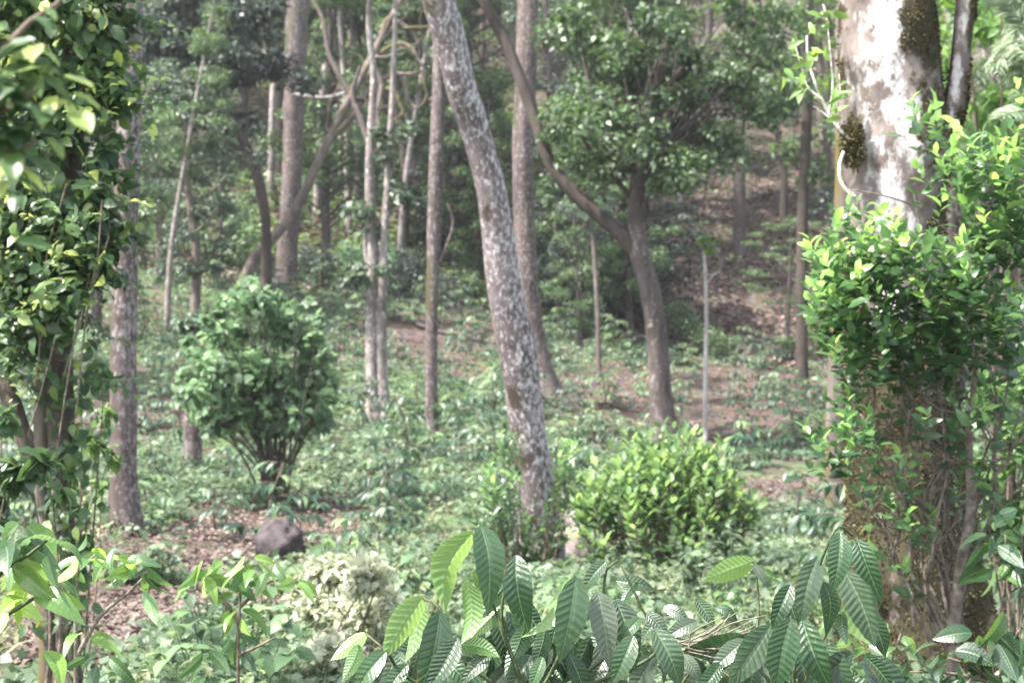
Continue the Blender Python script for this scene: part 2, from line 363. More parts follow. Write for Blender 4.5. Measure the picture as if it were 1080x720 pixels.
M = dict(
    ground=ground_mat(),
    coffee=leaf_mat('coffee_leaf', (.013, .034, .017), (.032, .076, .029), (.11, .21, .034), trans=.34, rough=.30, spec=.6, under=1.3, ribs=True, vary=.15),
    coffee_light=leaf_mat('light_ribbed_leaf', (.032, .072, .030), (.062, .128, .042), (.17, .28, .055), trans=.36, rough=.30, spec=.6, under=1.4, ribs=True, vary=.25),
    coffee_small=leaf_mat('young_coffee_leaf', (.018, .045, .026), (.042, .088, .048), (.13, .20, .08), trans=.22, rough=.42, spec=.5),
    sun_leaf=leaf_mat('light_coffee_leaf', (.04, .085, .032), (.075, .145, .048), (.17, .27, .07), trans=.34, rough=.30),
    citrus=leaf_mat('glossy_shrub_leaf', (.020, .050, .018), (.050, .115, .034), (.17, .31, .06), trans=.32, rough=.36, spec=.55),
    lime=leaf_mat('yellow_green_leaf', (.030, .072, .024), (.078, .150, .040), (.18, .29, .075), trans=.32, rough=.52),
    ivy=leaf_mat('climber_leaf', (.022, .050, .020), (.060, .112, .038), (.30, .36, .10), trans=.34, rough=.40, spec=.5),
    bush=leaf_mat('broad_leaf', (.034, .074, .033), (.095, .165, .076), (.19, .28, .12), trans=.32, rough=.5),
    pale=leaf_mat('pale_leaf', (.16, .19, .13), (.38, .40, .28), (.62, .62, .47), trans=.25, rough=.45),
    forest=leaf_mat('forest_leaf', (.024, .048, .019), (.064, .115, .039), (.14, .22, .07), trans=.26, rough=.5),
    forest_blue=leaf_mat('grey_green_leaf', (.030, .050, .032), (.070, .105, .062), (.13, .175, .095), trans=.2, rough=.5),
    feather=leaf_mat('feathery_leaf', (.06, .09, .05), (.12, .17, .10), (.24, .28, .19), trans=.3, rough=.45),
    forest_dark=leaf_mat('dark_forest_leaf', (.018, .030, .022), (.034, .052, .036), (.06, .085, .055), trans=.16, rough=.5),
    forest_light=leaf_mat('bright_forest_leaf', (.05, .11, .025), (.09, .18, .035), (.16, .27, .05), trans=.36, rough=.5),
    weed=leaf_mat('weed_leaf', (.030, .056, .030), (.066, .108, .056), (.15, .20, .105), trans=.3, rough=.55),
    grass=leaf_mat('grass_blade', (.07, .10, .05), (.14, .17, .08), (.30, .30, .18), trans=.3, rough=.5),
    litter=leaf_mat('fallen_leaf', (.06, .042, .034), (.13, .094, .078), (.29, .235, .20), trans=.05, rough=.8, spec=.2),
    bark=bark_mat('brown_bark', (.030, .024, .022), (.10, .082, .076), lichen=(.22, .20, .19), lich_amt=.40, lich_scale=12),
    bark_red=bark_mat('reddish_bark', (.036, .027, .025), (.115, .088, .082), lichen=(.24, .215, .215), lich_amt=.45, lich_scale=26, moss=(.07, .065, .03)),
    bark_grey=bark_mat('grey_bark', (.065, .052, .045), (.19, .155, .135), lichen=(.34, .31, .28), lich_amt=.36, moss=(.13, .10, .03)),
    bark_pale=bark_mat('pale_bark', (.07, .058, .052), (.26, .225, .21), lichen=(.44, .41, .40), lich_amt=.44, lich_scale=18),
    bark_stem=bark_mat('mossy_stem_bark', (.03, .024, .02), (.12, .095, .08), lichen=(.22, .20, .17), lich_amt=.42, lich_scale=18, moss=(.07, .068, .028), scale=22, bump=1.0),
    bark_moss_twig=bark_mat('mossy_twig_bark', (.05, .045, .022), (.16, .14, .06)),
    bark_white=bark_mat('whitish_bark', (.20, .18, .17), (.46, .43, .41), lichen=(.6, .58, .55), lich_amt=.4),
    bark_dark=bark_mat('dark_bark', (.025, .02, .018), (.075, .06, .052), lichen=(.15, .13, .12), lich_amt=.3),
    bark_lichen=bark_mat('lichen_bark', (.06, .048, .049), (.16, .13, .132), lichen=(.40, .375, .385), lich_amt=.47, lich_scale=30, moss=(.060, .046, .030), stretch=.6, bump=1.0),
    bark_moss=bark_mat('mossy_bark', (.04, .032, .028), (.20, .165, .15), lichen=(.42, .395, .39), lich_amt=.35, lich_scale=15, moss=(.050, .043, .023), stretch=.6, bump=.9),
    moss=leaf_mat('moss_tuft', (.020, .019, .009), (.050, .044, .018), (.11, .10, .032), trans=.1, rough=.8, spec=.15),
    twig=plain_mat('thin_twig', (.06, .045, .035), (.17, .13, .10), 40),
    dark_twig=plain_mat('dark_twig', (.03, .026, .02), (.085, .07, .055), 30),
    shrub_twig=plain_mat('shrub_twig', (.05, .04, .034), (.20, .165, .14), 30),
    green_twig=plain_mat('green_twig', (.03, .042, .018), (.07, .085, .035), 40, .6),
    white_twig=plain_mat('bleached_twig', (.42, .38, .33), (.70, .66, .60), 60),
    dry=plain_mat('dry_twig', (.09, .07, .055), (.24, .20, .165), 60),
    rock=plain_mat('dark_rock', (.018, .014, .016), (.075, .062, .064), 12, .9, .9),
    boulder=plain_mat('grey_boulder', (.16, .13, .125), (.40, .35, .33), 6, .9, .8),
)

# ------------------------------------------------------------------ ground
def axis(a, b, dense0, dense1, fine, coarse):
    out = [dense0]
    while out[-1] < dense1: out.append(out[-1] + fine)
    s = fine
    while out[-1] < b: s = min(s * 1.25, coarse); out.append(out[-1] + s)
    lo = [dense0]; s = fine
    while lo[-1] > a: s = min(s * 1.25, coarse); lo.append(lo[-1] - s)
    return np.array(lo[:0:-1] + out)
gx = axis(-420, 420, -14, 14, .16, 30); gy = axis(-300, 480, 2, 46, .16, 30)
X, Yg = np.meshgrid(gx, gy)
Zg = ground_z(X.ravel(), Yg.ravel())
green = .55 * (1 - sstep(36.5, 38.5, Yg.ravel() + .0 * X.ravel())) * (.55 + .9 * (fbm(np.stack([X.ravel(), Yg.ravel()], -1), .45, 21, 3) - .2)) + .12
bank = np.sin(Yg.ravel() * 2.1 + X.ravel() * .45 + 2.0 * vnoise(np.stack([X.ravel(), Yg.ravel()], -1), .3, 9) + .9)
green -= .32 * np.clip(-bank, 0, 1) * sstep(18, 24, Yg.ravel())
yy_ = np.maximum(Yg.ravel(), 1.0); green -= 1.0 * bare(X.ravel(), yy_, Zg) * (Yg.ravel() > 4)
nx, ny = len(gx), len(gy)
ii = (np.arange(ny - 1)[:, None] * nx + np.arange(nx - 1)[None]).ravel()
g = Geo().add(np.stack([X.ravel(), Yg.ravel(), Zg], -1), [np.stack([ii, ii + 1, ii + nx + 1, ii + nx], -1)], green=green)
tag(link('ground', g.mesh('ground', M['ground'])), None, None, None, 'structure')

# ------------------------------------------------------------------ ground cover (nobody could count it)
def scatter(n, y0, y1, power=1.4, margin=1.25, sink=0.0):
    u = rng.random(n)
    y = (y0 ** (1 - power) + u * (y1 ** (1 - power) - y0 ** (1 - power))) ** (1 / (1 - power))
    x = (rng.random(n) - .5) * 2 * .325 * margin * y
    return x, y
x, y = scatter(330000, 4.5, 38, 1.15)
xy = np.stack([x, y], -1)
d = fbm(xy, .55, 21, 3) * .6 + fbm(xy, 1.9, 33, 3) * .4
bk = np.sin(y * 2.1 + x * .45 + 2.0 * vnoise(xy, .3, 9) + .9)
keep = d + .03 + .12 * bk * sstep(18, 24, y) - .5 * bare(x, y, ground_z(x, y)) > .42 + .12 * rng.random(len(x))
x, y, xy = x[keep], y[keep], xy[keep]
n = len(x)
hgt = np.abs(rng.normal(size=n)) * .05 + .015 + .10 * np.clip(vnoise(xy, 1.3, 44) - .55, 0, 1)
P = np.stack([x, y, ground_z(x, y) + hgt], -1)
D = unit(np.stack([rng.normal(size=n), rng.normal(size=n), rng.uniform(-.3, .7, n)], -1))
g = Geo(); ll = rng.uniform(.035, .085, n) * (1 + .012 * y)
leaves(g, P, D, UP + rng.normal(size=(n, 3)) * .45, ll, ll * .38, TL_FAR, np.clip(vnoise(xy, .8, 50) * .6 + rng.random(n) * .4, 0, 1))
tag(link('ground_cover', g.mesh('ground_cover', M['weed'])), 'low green weeds carpeting the soil under the trees', 'weeds', None, 'stuff')
# grass blades near and in the clearing
x, y = scatter(26000, 5, 20, 1.5)
xy = np.stack([x, y], -1); keep = fbm(xy, .7, 71, 3) - .6 * bare(x, y, ground_z(x, y)) > .50
x, y, xy = x[keep], y[keep], xy[keep]; n = len(x)
P = np.stack([x, y, ground_z(x, y) - .01], -1)
D = unit(np.stack([rng.normal(size=n) * .4, rng.normal(size=n) * .4, np.ones(n)], -1))
g = Geo(); ll = rng.uniform(.06, .18, n)
leaves(g, P, D, rng.normal(size=(n, 3)) + np.array([0, -.5, .3]), ll, .005 + ll * .015, TL_MID, rng.random(n), curl=rng.uniform(.2, .8, n))
tag(link('grass', g.mesh('grass', M['grass'])), 'pale grass tufts between the low weeds', 'grass', None, 'stuff')
# fallen leaves
x1, y1 = scatter(150000, 37, 100, 1.6); x2, y2 = scatter(200000, 5, 38, 1.2)
x, y = np.r_[x1, x2], np.r_[y1, y2]
xy = np.stack([x, y], -1); keep = fbm(xy, .3, 81, 3) + .45 * (y < 37) * bare(x, y, ground_z(x, y)) > np.where(y > 37, .36, .5)
x, y, xy = x[keep], y[keep], xy[keep]; n = len(x)
P = np.stack([x, y, ground_z(x, y) + rng.uniform(.005, .05, n)], -1)
g = Geo(); ll = rng.uniform(.06, .14, n) * (1 + .006 * y) * np.where(y < 37, .4, 1)
leaves(g, P, np.stack([rng.normal(size=n), rng.normal(size=n), rng.normal(size=n) * .2 + .2 * (y > 37)], -1), UP + rng.normal(size=(n, 3)) * .35, ll, ll * .35, TL_FAR, np.clip(.25 * rng.random(n) + .75 * vnoise(xy, 1.1, 90) * rng.random(n) ** .4, 0, 1))
tag(link('leaf_litter', g.mesh('leaf_litter', M['litter'])), 'brown fallen leaves strewn over the hillside', 'leaf litter', None, 'stuff')
# ferny undergrowth on the far hillside that reads as one mass
x, y = scatter(90000, 39, 105, 1.8)
xy = np.stack([x, y], -1); keep = ((540 + x / y * F < 680) | (540 + x / y * F > 890) | (rng.random(len(x)) < .15)) & (fbm(xy, .22, 101, 3) + .25 * (x < 1) > .52)
x, y, xy = x[keep], y[keep], xy[keep]; n = len(x)
P = np.stack([x, y, ground_z(x, y) + rng.random(n) ** 1.5 * (.15 + 1.5 * np.clip(vnoise(xy, .5, 120) - .35, 0, 1))], -1)
g = Geo(); ll = rng.uniform(.10, .24, n)
leaves(g, P, np.stack([rng.normal(size=n), rng.normal(size=n), rng.normal(size=n) * .4], -1), UP + rng.normal(size=(n, 3)) * .5, ll, ll * .36, TL_FAR, vnoise(xy, .6, 130))
tag(link('undergrowth', g.mesh('undergrowth', M['forest'])), 'tangled green undergrowth covering the far hillside', 'undergrowth', None, 'stuff')

# ------------------------------------------------------------------ hero trees
def trunk_attrs(v, nd, base, mode, seed):
    n1 = fbm(v * np.array([1, 1, .6]), 2.6, seed, 4)
    left = nd @ unit(np.array([-1, -.15, 0])); right = nd @ unit(np.array([1, -.2, 0])); front = -nd[:, 1]
    if mode == 'lichen':
        n2 = fbm(v, 5, seed + 9, 3); moss = .40 * sstep(-.3, 1.1, left + 1.2 * (n2 - .5)) * sstep(.2, .75, .4 * n1 + .6 * n2) * .95 + .3 * sstep(.5, .75, n2)
        lich = .14 * (n1 - .5) + .05 * sstep(0, 1, right) - .04 * sstep(.3, .9, left)
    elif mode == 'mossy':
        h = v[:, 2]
        sun_stripe = np.exp(-((nd @ unit(np.array([-.55, -.8, 0]))) - 1) ** 2 / .045)  # sunward face: moss thinned here as part of the painted sunlight
        low = 1 - sstep(-.45, .45, h)  # lower trunk: extra dark moss paints in the shrub's shade
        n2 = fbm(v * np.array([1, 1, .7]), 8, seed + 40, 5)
        moss = .05 + .95 * sstep(.44, .70, .35 * n1 + .35 * n2 + .3 * fbm(v, 16, seed + 60, 3) + .095 * sstep(.1, .8, right) + .06 * sstep(.45, 1, left) - .10 * sun_stripe * (1 - low) + .19 * low)
        lich = .20 * np.exp(-((nd @ unit(np.array([-.35, -.9, 0]))) - 1) ** 2 / .12) * (1 - low) + .45 * (n2 - .5) - .2 * low - .1 * sstep(.2, .9, right)  # lichen blotches, plus a pale band painting sunlight; fewer low down for shade
    else:
        moss = .45 * sstep(.5, .75, n1) + .2 * sstep(.2, .9, left); lich = .1 * (n1 - .5)
    return dict(moss=moss, lichen=lich)
def px_path(rows, Y, dY=0.0):
    """rows of (px, py, width px): a trunk's centre line at depth Y (leaning by dY towards its top) and its radii."""
    rows = np.asarray(rows, float); n = len(rows)
    P, R = [], []
    for k, (px, py, w) in enumerate(rows):
        y = Y + dY * (k / (n - 1)) ** 1.2
        P.append(at(px, py, y)); R.append(w / F * y / 2)
    return np.array(P), np.array(R)
def crown_on(g, gb, start, r0, centre, radii, nclump, per, L, tmpl=TL_MID, tone=(0, 1), clump=.9, wr=.36, droop=.3, flat=.6):
    """Leaf clumps spread through an ellipsoid, each carried by a limb from the start point."""
    ctr = np.asarray(centre, float); R = np.asarray(radii, float)
    for k in range(nclump):
        d = rdirs(1)[0]; rr = rng.random() ** .4
        c = ctr + d * R * rr
        cr = clump * rng.uniform(.6, 1.3)
        a = np.asarray(start, float) + (ctr - start) * rng.uniform(0, .35)
        mid_ = (a + c) / 2 + rng.normal(size=3) * .12 * np.linalg.norm(c - a) + np.array([0, 0, .06]) * np.linalg.norm(c - a)
        if k % 2 == 0:
            v, f, _ = tube([a, mid_, c], [r0 * rng.uniform(.35, .6), r0 * .28, r0 * .08], 6, .35, .1, k)
            gb.append(Geo().add(v, f))
        blob_leaves(g, c, (cr, cr, cr * flat), per, L, wr, tmpl, droop, .35, tone)

def hero_tree(name, label, cat, rows, Y, bark, mode=None, dY=0, base_px=None, seed=1, sides=28, step=.05, rough=.12, flare=.35, top=4.0, group=None, limbs=(), crown=None, leafm='forest', twin=0, nscale=3.0):
    """rows run from the ground upward; the trunk then goes on above the picture to its crown."""
    P, R = px_path(rows, Y, dY)
    b = P[0].copy(); b[2] = min(gz(b[0], b[1]), b[2]) - .12
    root = thing(name, (b[0], b[1], gz(b[0], b[1])), label, cat, group)
    o = np.array(root.location)
    if b[2] < P[0][2] - .05:
        P = np.vstack([b, P]); R = np.r_[R[0] * 1.05, R]
    if top:
        dr = unit(P[-1] - P[-2]); dr = unit(dr * .5 + UP)
        P = np.vstack([P, P[-1] + dr * top * .5, P[-1] + dr * top * .55 + UP * top * .45]); R = np.r_[R, R[-1] * .85, R[-1] * .55]
    v, f, nd_ = tube(P, R, sides, step, rough, seed, nscale, flare, twin)
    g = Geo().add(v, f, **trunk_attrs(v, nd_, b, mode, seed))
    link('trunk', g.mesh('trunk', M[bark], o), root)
    for rws, y0, dy, nm in limbs:
        p, r = px_path(rws, y0, dy)
        v, f, nd_ = tube(p, r, 14, .06, rough, seed + 3, nscale)
        link('branch', Geo().add(v, f, **trunk_attrs(v, nd_, b, mode, seed + 2)).mesh('branch', M[nm or bark], o), root)
    if crown:
        gl, gb = Geo(), []
        for c in crown:
            crown_on(gl, gb, c.get('start', P[-1]), c.get('r0', R[-1]), c['c'], c['r'], c['n'], c['per'], c['L'], c.get('t', TL_FAR), c.get('tone', (0, 1)), c.get('clump', .8), c.get('wr', .38), c.get('droop', .3))
        for q in gb: link('limb', q.mesh('limb', M[bark], o), root)
        link('crown', gl.mesh('crown', M[leafm], o), root)
    return root, P, R
def over(P, dz=1.0, r=(2.2, 2.2, 1.2), n=14, per=110, L=.13, **k):
    """A sparse crown above the trunk's top end."""
    return [dict(c=P + np.array([0, 0, dz]), r=r, n=n, per=per, L=L, **k)]

# --- the mossy tree
Y = 7.5
rows = [(968, 690, 150), (964, 620, 138), (958, 520, 124), (952, 430, 112), (948, 330, 100), (946, 230, 96), (944, 150, 106), (938, 80, 98), (937, 0, 96), (936, -120, 92)]
branch = [(972, 172, 40), (994, 140, 30), (1008, 108, 24), (1013, 60, 22), (1019, 0, 22), (1030, -120, 20)]
Ptop = at(936, -120, Y) + UP * 4
mossy, P, R = hero_tree('mossy_tree', 'thick mossy tree with lichen and a painted sunlit patch behind the glossy shrub', 'tree', rows, Y, 'bark_moss', 'mossy', seed=11, sides=96, step=.016, rough=.20, flare=.25, top=4, limbs=[(branch, Y - .05, 0, None)], crown=over(Ptop, .8, (2.4, 2.4, 1.0), 12, 110, .12), leafm='citrus', nscale=5)
o = np.array(mossy.location)
# moss cushions standing proud of the bark, denser low down as painted shade
g = Geo()
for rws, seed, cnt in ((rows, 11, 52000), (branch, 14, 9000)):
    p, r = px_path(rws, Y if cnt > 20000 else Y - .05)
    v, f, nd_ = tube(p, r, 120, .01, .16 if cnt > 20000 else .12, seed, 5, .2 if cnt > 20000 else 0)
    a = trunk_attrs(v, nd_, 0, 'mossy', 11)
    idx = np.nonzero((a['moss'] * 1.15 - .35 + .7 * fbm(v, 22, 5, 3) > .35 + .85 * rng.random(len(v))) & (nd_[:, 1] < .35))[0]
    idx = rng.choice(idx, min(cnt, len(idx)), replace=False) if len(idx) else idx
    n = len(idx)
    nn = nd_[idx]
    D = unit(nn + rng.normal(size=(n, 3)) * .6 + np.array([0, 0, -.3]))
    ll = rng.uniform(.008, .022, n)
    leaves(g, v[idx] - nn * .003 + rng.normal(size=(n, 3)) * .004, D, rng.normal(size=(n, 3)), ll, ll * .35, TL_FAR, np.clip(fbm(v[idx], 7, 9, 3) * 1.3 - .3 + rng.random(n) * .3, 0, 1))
# the clump at the twig's foot
C = at(899, 152, Y - .18)
n = 2600; dd = rdirs(n)
Pm = C + dd * np.array([.05, .05, .12]) * (rng.random(n)[:, None] ** .4) * (.45 + 1.1 * fbm(dd, 2.2, 77, 3))[:, None]
leaves(g, Pm, unit(dd + rng.normal(size=(n, 3)) * .5), rng.normal(size=(n, 3)), rng.uniform(.008, .022, n), .005, TL_FAR, .2 + rng.random(n) * .8)
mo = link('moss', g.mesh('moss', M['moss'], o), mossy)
# --- bleached twig growing off the moss clump
root = thing('bleached_twig', at(897, 148, Y - .2), 'bleached white twig with a few pale leaves sprouting from the mossy trunk', 'twig')
oo = np.array(root.location)
g = Geo()
for pts, r0 in ((((897, 148), (882, 132), (868, 108), (857, 80), (852, 60), (851, 38)), 4.2), (((874, 118), (878, 92), (876, 60), (872, 20), (868, 5)), 2.2), (((866, 104), (852, 92), (846, 74), (838, 45)), 2.2), (((885, 135), (872, 122), (858, 112)), 2.6), (((884, 132), (886, 100), (885, 78)), 1.6)):
    p = np.array([at(a, b, Y - .2 + .02 * i) for i, (a, b) in enumerate(pts)]); r = np.linspace(r0, r0 * .35, len(p)) / F * Y / 2
    v, f, _ = tube(p, r, 7, .02); g.add(v, f)
p = np.array([at(*q, Y - .2) for q in ((890, 160), (886, 172), (886, 188), (893, 201), (903, 208))]); v, f, _ = tube(p, np.array([3.6, 3.8, 3.4, 3.6, 3]) / F * Y / 2, 8, .015); g.add(v, f)
p = np.array([at(*q, Y - .2) for q in ((894, 204), (907, 211))]); v, f, _ = tube(p, np.array([3, 2]) / F * Y / 2, 6, .02); g.add(v, f)
link('stem', g.mesh('stem', M['white_twig'], oo), root)
g = Geo()
for q, nl in (((845, 92), 7), ((838, 48), 4), ((872, 60), 5), ((872, 18), 6), ((883, 105), 5), ((856, 66), 5), ((868, 100), 4), ((828, 80), 2), ((862, 30), 3), ((884, 120), 4)):
    c = at(*q, Y - .2); dd = unit(rdirs(nl) + UP * .4)
    leaves(g, c + rng.normal(size=(nl, 3)) * .02, dd, rdirs(nl) + np.array([0, -1, .5]), rng.uniform(.05, .09, nl), rng.uniform(.012, .022, nl), TL_MID, rng.uniform(.6, 1, nl), curl=rng.uniform(0, .4, nl))
link('foliage', g.mesh('foliage', M['lime'], oo), root)

# --- leaning lichen trunk in the middle
rows = [(574, 606, 54), (571, 565, 45), (565, 510, 39), (556, 445, 37), (547, 375, 39), (533, 310, 38), (525, 245, 35), (518, 198, 32), (501, 135, 31), (488, 98, 32), (476, 50, 33), (462, 0, 35), (436, -90, 35)]
Ptop = at(440, -90, 12.0) + UP * 4.5
lean, P, R = hero_tree('leaning_tree', 'leaning grey trunk blotched with white lichen beside the upright slim trunk', 'tree', rows, 13, 'bark_lichen', 'lichen', dY=-1.0, seed=5, sides=64, step=.02, rough=.17, flare=.22, top=4.5, crown=over(Ptop, .5, (2.6, 2.6, 1.2), 12, 110, .13))
# --- upright trunk behind it
rows = [(575, 412, 25), (568, 380, 22), (560, 330, 21), (554, 260, 22), (551, 180, 22), (554, 90, 23), (557, 0, 22), (558, -60, 20)]
Ptop = at(558, -60, 27) + UP * 5
hero_tree('upright_tree', 'tall slim reddish trunk standing straight just behind the leaning lichen trunk', 'tree', rows, 27, 'bark_red', 'plain', seed=6, flare=.6, top=5, crown=over(Ptop, .5, (3, 3, 1.6), 14, 130, .16))
# --- forked dark tree
rows = [(702, 466, 28), (697, 430, 24), (694, 370, 23), (686, 310, 22), (674, 265, 22), (671, 225, 19), (674, 180, 16), (680, 140, 12), (692, 90, 9), (706, 40, 7)]
limb1 = [(676, 268, 18), (655, 248, 16), (630, 226, 15), (605, 203, 15), (582, 175, 13), (567, 135, 12), (553, 95, 12), (535, 50, 12), (512, 5, 12), (480, -50, 10)]
limb2 = [(676, 180, 9), (690, 140, 8), (700, 100, 6), (720, 70, 5)]
limb3 = [(672, 215, 7), (650, 190, 6), (622, 160, 5), (610, 120, 4)]
limb4 = [(680, 232, 4), (700, 230, 4), (720, 222, 3)]
fork_crown = []
for px, py, w, h, n, Yc in ((690, 60, 75, 55, 14, 22), (645, 130, 60, 50, 13, 21.6), (735, 110, 60, 60, 10, 22.5), (690, 180, 55, 30, 8, 21.6), (620, 60, 45, 55, 9, 22.4), (760, 50, 50, 50, 9, 23), (610, 190, 40, 30, 4, 22.5), (650, 10, 60, 40, 8, 22), (720, -40, 120, 40, 12, 22.5), (790, 90, 40, 60, 8, 23), (800, 20, 40, 40, 7, 23), (755, 150, 40, 35, 6, 22.6), (600, 130, 35, 45, 6, 22.8)):
    fork_crown.append(dict(c=at(px, py, Yc), r=np.array([w, 85, h]) / F * 22, n=int(n * 1.15), per=135, L=.095, start=at(676, 190, 22), r0=.05, clump=.45, tone=(0, .75)))
hero_tree('forked_tree', 'forked dark tree with one long limb reaching up behind the leaning lichen trunk', 'tree', rows, 22, 'bark', 'plain', seed=8, top=0, flare=.55, limbs=[(limb1, 22, .5, 'bark_dark'), (limb2, 22, .2, 'bark_dark'), (limb3, 22, -.3, 'bark_dark'), (limb4, 22, -.2, None)], crown=fork_crown)
# --- pale twin trunk
rows = [(395, 442, 20), (393, 400, 16), (392, 340, 14), (393, 280, 15), (391, 230, 13), (390, 180, 11), (392, 130, 9), (394, 80, 7.5), (389, 20, 6.5), (394, -60, 5)]
l1 = [(392, 300, 7), (386, 268, 5), (385, 240, 4)]; l2 = [(406, 446, 16), (403, 400, 12), (402, 340, 11), (404, 290, 10), (406, 240, 9), (409, 190, 8), (411, 150, 7), (414, 100, 6), (416, 40, 5), (419, -50, 4)]; l3 = [(391, 160, 6), (382, 130, 6), (372, 100, 5), (380, 70, 4)]
hero_tree('twin_trunk_tree', 'pale twin trunk with broken stubs standing on the green slope', 'tree', rows, 24, 'bark_pale', 'plain', seed=9, top=0, flare=.2, twin=.15, limbs=[(l1, 24, -.1, None), (l2, 24, -.1, None), (l3, 24, .3, 'bark')],
          crown=[dict(c=at(405, -70, 24), r=(1.3, 1.2, .6), n=10, per=70, L=.12, start=at(396, -50, 24), r0=.04, clump=.4), dict(c=at(385, 225, 24), r=(.45, .4, .35), n=5, per=60, L=.13, start=at(400, 230, 24), r0=.04, clump=.25), dict(c=at(412, 205, 23.9), r=(.4, .3, .4), n=5, per=50, L=.11, start=at(408, 230, 24), r0=.02, clump=.2), dict(c=at(396, 290, 23.8), r=(.3, .2, .4), n=4, per=40, L=.11, start=at(396, 300, 24), r0=.02, clump=.16), dict(c=at(398, 140, 23.9), r=(.5, .3, .4), n=5, per=50, L=.11, start=at(395, 170, 24), r0=.02, clump=.22), dict(c=at(365, 300, 24), r=(.3, .3, .2), n=3, per=50, L=.13, start=at(394, 290, 24), r0=.03, clump=.2)], leafm='forest_blue')
# --- slim trunk right of it
rows = [(455, 462, 15), (455, 420, 13), (455, 350, 13), (457, 280, 14), (459, 200, 15), (462, 120, 14), (463, 60, 13), (462, -40, 12)]
Ptop = at(462, -40, 22) + UP * 3
hero_tree('slim_tree', 'slim straight grey trunk between the pale twin trunk and the leaning one', 'tree', rows, 22, 'bark_red', 'plain', seed=10, top=3, flare=.5, limbs=[([(457, 290, 4), (470, 262, 3), (478, 235, 3), (472, 215, 2)], 22, -.1, None)], crown=over(Ptop, .4, (2, 2, 1.1), 10, 110, .14))
# --- brown trunk left, bare
rows = [(131, 548, 32), (130, 500, 28), (130, 420, 28), (131, 330, 27), (133, 230, 26), (136, 130, 25), (138, 40, 24), (139, -60, 24)]
Ptop = at(139, -60, 14) + UP * 4
hero_tree('bare_trunk_tree', 'straight pinkish brown trunk partly covered by the climber leaves', 'tree', rows, 14, 'bark_red', 'lichen', seed=12, sides=36, flare=.4, top=4, crown=over(Ptop, .4, (2, 2, 1.1), 10, 110, .13))
# --- trunk behind the broad leaved bush
rows = [(301, 322, 22), (302, 280, 21), (306, 220, 21), (309, 150, 21), (311, 80, 22), (314, 0, 24), (315, -50, 22)]
Ptop = at(315, -50, 37.5) + UP * 5
hero_tree('brown_trunk_tree', 'tall dark brown trunk rising above the broad leaved bush', 'tree', rows, 37.5, 'bark_red', 'plain', seed=13, top=5, flare=.5, limbs=[([(308, 100, 5), (345, 103, 4), (375, 92, 4), (395, 70, 3)], 37, 0, 'bark_pale')], crown=over(Ptop, .5, (3, 3, 2), 14, 130, .2))
# --- the leaning twisted one that crosses it
rows = [(258, 300, 15), (272, 268, 12), (298, 240, 10), (320, 205, 10), (338, 165, 9), (358, 125, 9), (382, 80, 8), (402, 40, 7), (425, -5, 6)]
l1 = [(345, 150, 9), (372, 122, 8), (390, 95, 6), (420, 78, 5), (432, 110, 4)]
l2 = [(390, 65, 7), (402, 90, 5), (398, 125, 5), (412, 150, 3)]
l3 = [(402, 38, 7), (412, 20, 6), (440, 40, 4), (452, 62, 3)]
l4 = [(372, 105, 6), (348, 60, 5), (340, 20, 4), (322, -10, 3)]
l5 = [(388, 70, 6), (410, 50, 4), (430, 48, 4), (446, 70, 3)]
tangle = []
for k in range(11):
    a = [(395, 60), (410, 30), (372, 105), (420, 78), (348, 145), (402, 95), (440, 40)][k % 7]; w_ = rng.uniform(3, 5); th = rng.uniform(-2.6, .6); br = []
    for q in range(7):
        br.append((a[0], a[1], w_ * (1 - q / 8))); a = (a[0] + math.cos(th) * 13, a[1] - math.sin(th) * -13 if q else a[1]); th += rng.normal() * .75
    tangle.append((br, 34, rng.normal() * .4, ['bark_dark', 'bark_grey', 'bark_moss_twig'][k % 3]))
hero_tree('twisted_tree', 'leaning pale tree with twisted bare branches crossing the dark brown trunk', 'tree', rows, 34, 'bark_grey', 'plain', seed=14, top=0, flare=.2, limbs=[(l1, 34, .2, None), (l2, 34, -.2, None), (l3, 34, 0, None), (l4, 34, 0, None), (l5, 34, -.4, None)] + tangle,
          crown=[dict(c=at(450, -30, 34), r=(.8, .8, .4), n=5, per=40, L=.15, start=at(420, 10, 34), r0=.05, clump=.4)], leafm='forest_blue')
# --- dark arching tree with a grey crown
rows = [(281, 250, 11), (278, 215, 11), (268, 175, 11), (252, 140, 11), (232, 112, 11), (205, 95, 9), (180, 85, 7)]
cr = [dict(c=at(px, py, 33), r=np.array([w, 50, h]) / F * 33, n=nn, per=170, L=.15, start=at(205, 95, 33), r0=.1, clump=.5) for px, py, w, h, nn in ((185, 40, 55, 40, 16), (235, 60, 50, 38, 13), (180, 95, 45, 25, 9), (260, 25, 45, 30, 9), (225, 118, 40, 16, 5), (190, -20, 80, 30, 10), (300, 70, 30, 30, 3))]
hero_tree('arching_tree', 'dark arching trunk under a dusky grey crown at the top of the slope', 'tree', rows, 33, 'bark_dark', 'plain', seed=15, top=0, flare=.1, limbs=[([(262, 160, 6), (240, 150, 5), (215, 130, 4)], 33, -.1, None)], crown=cr, leafm='forest_dark')
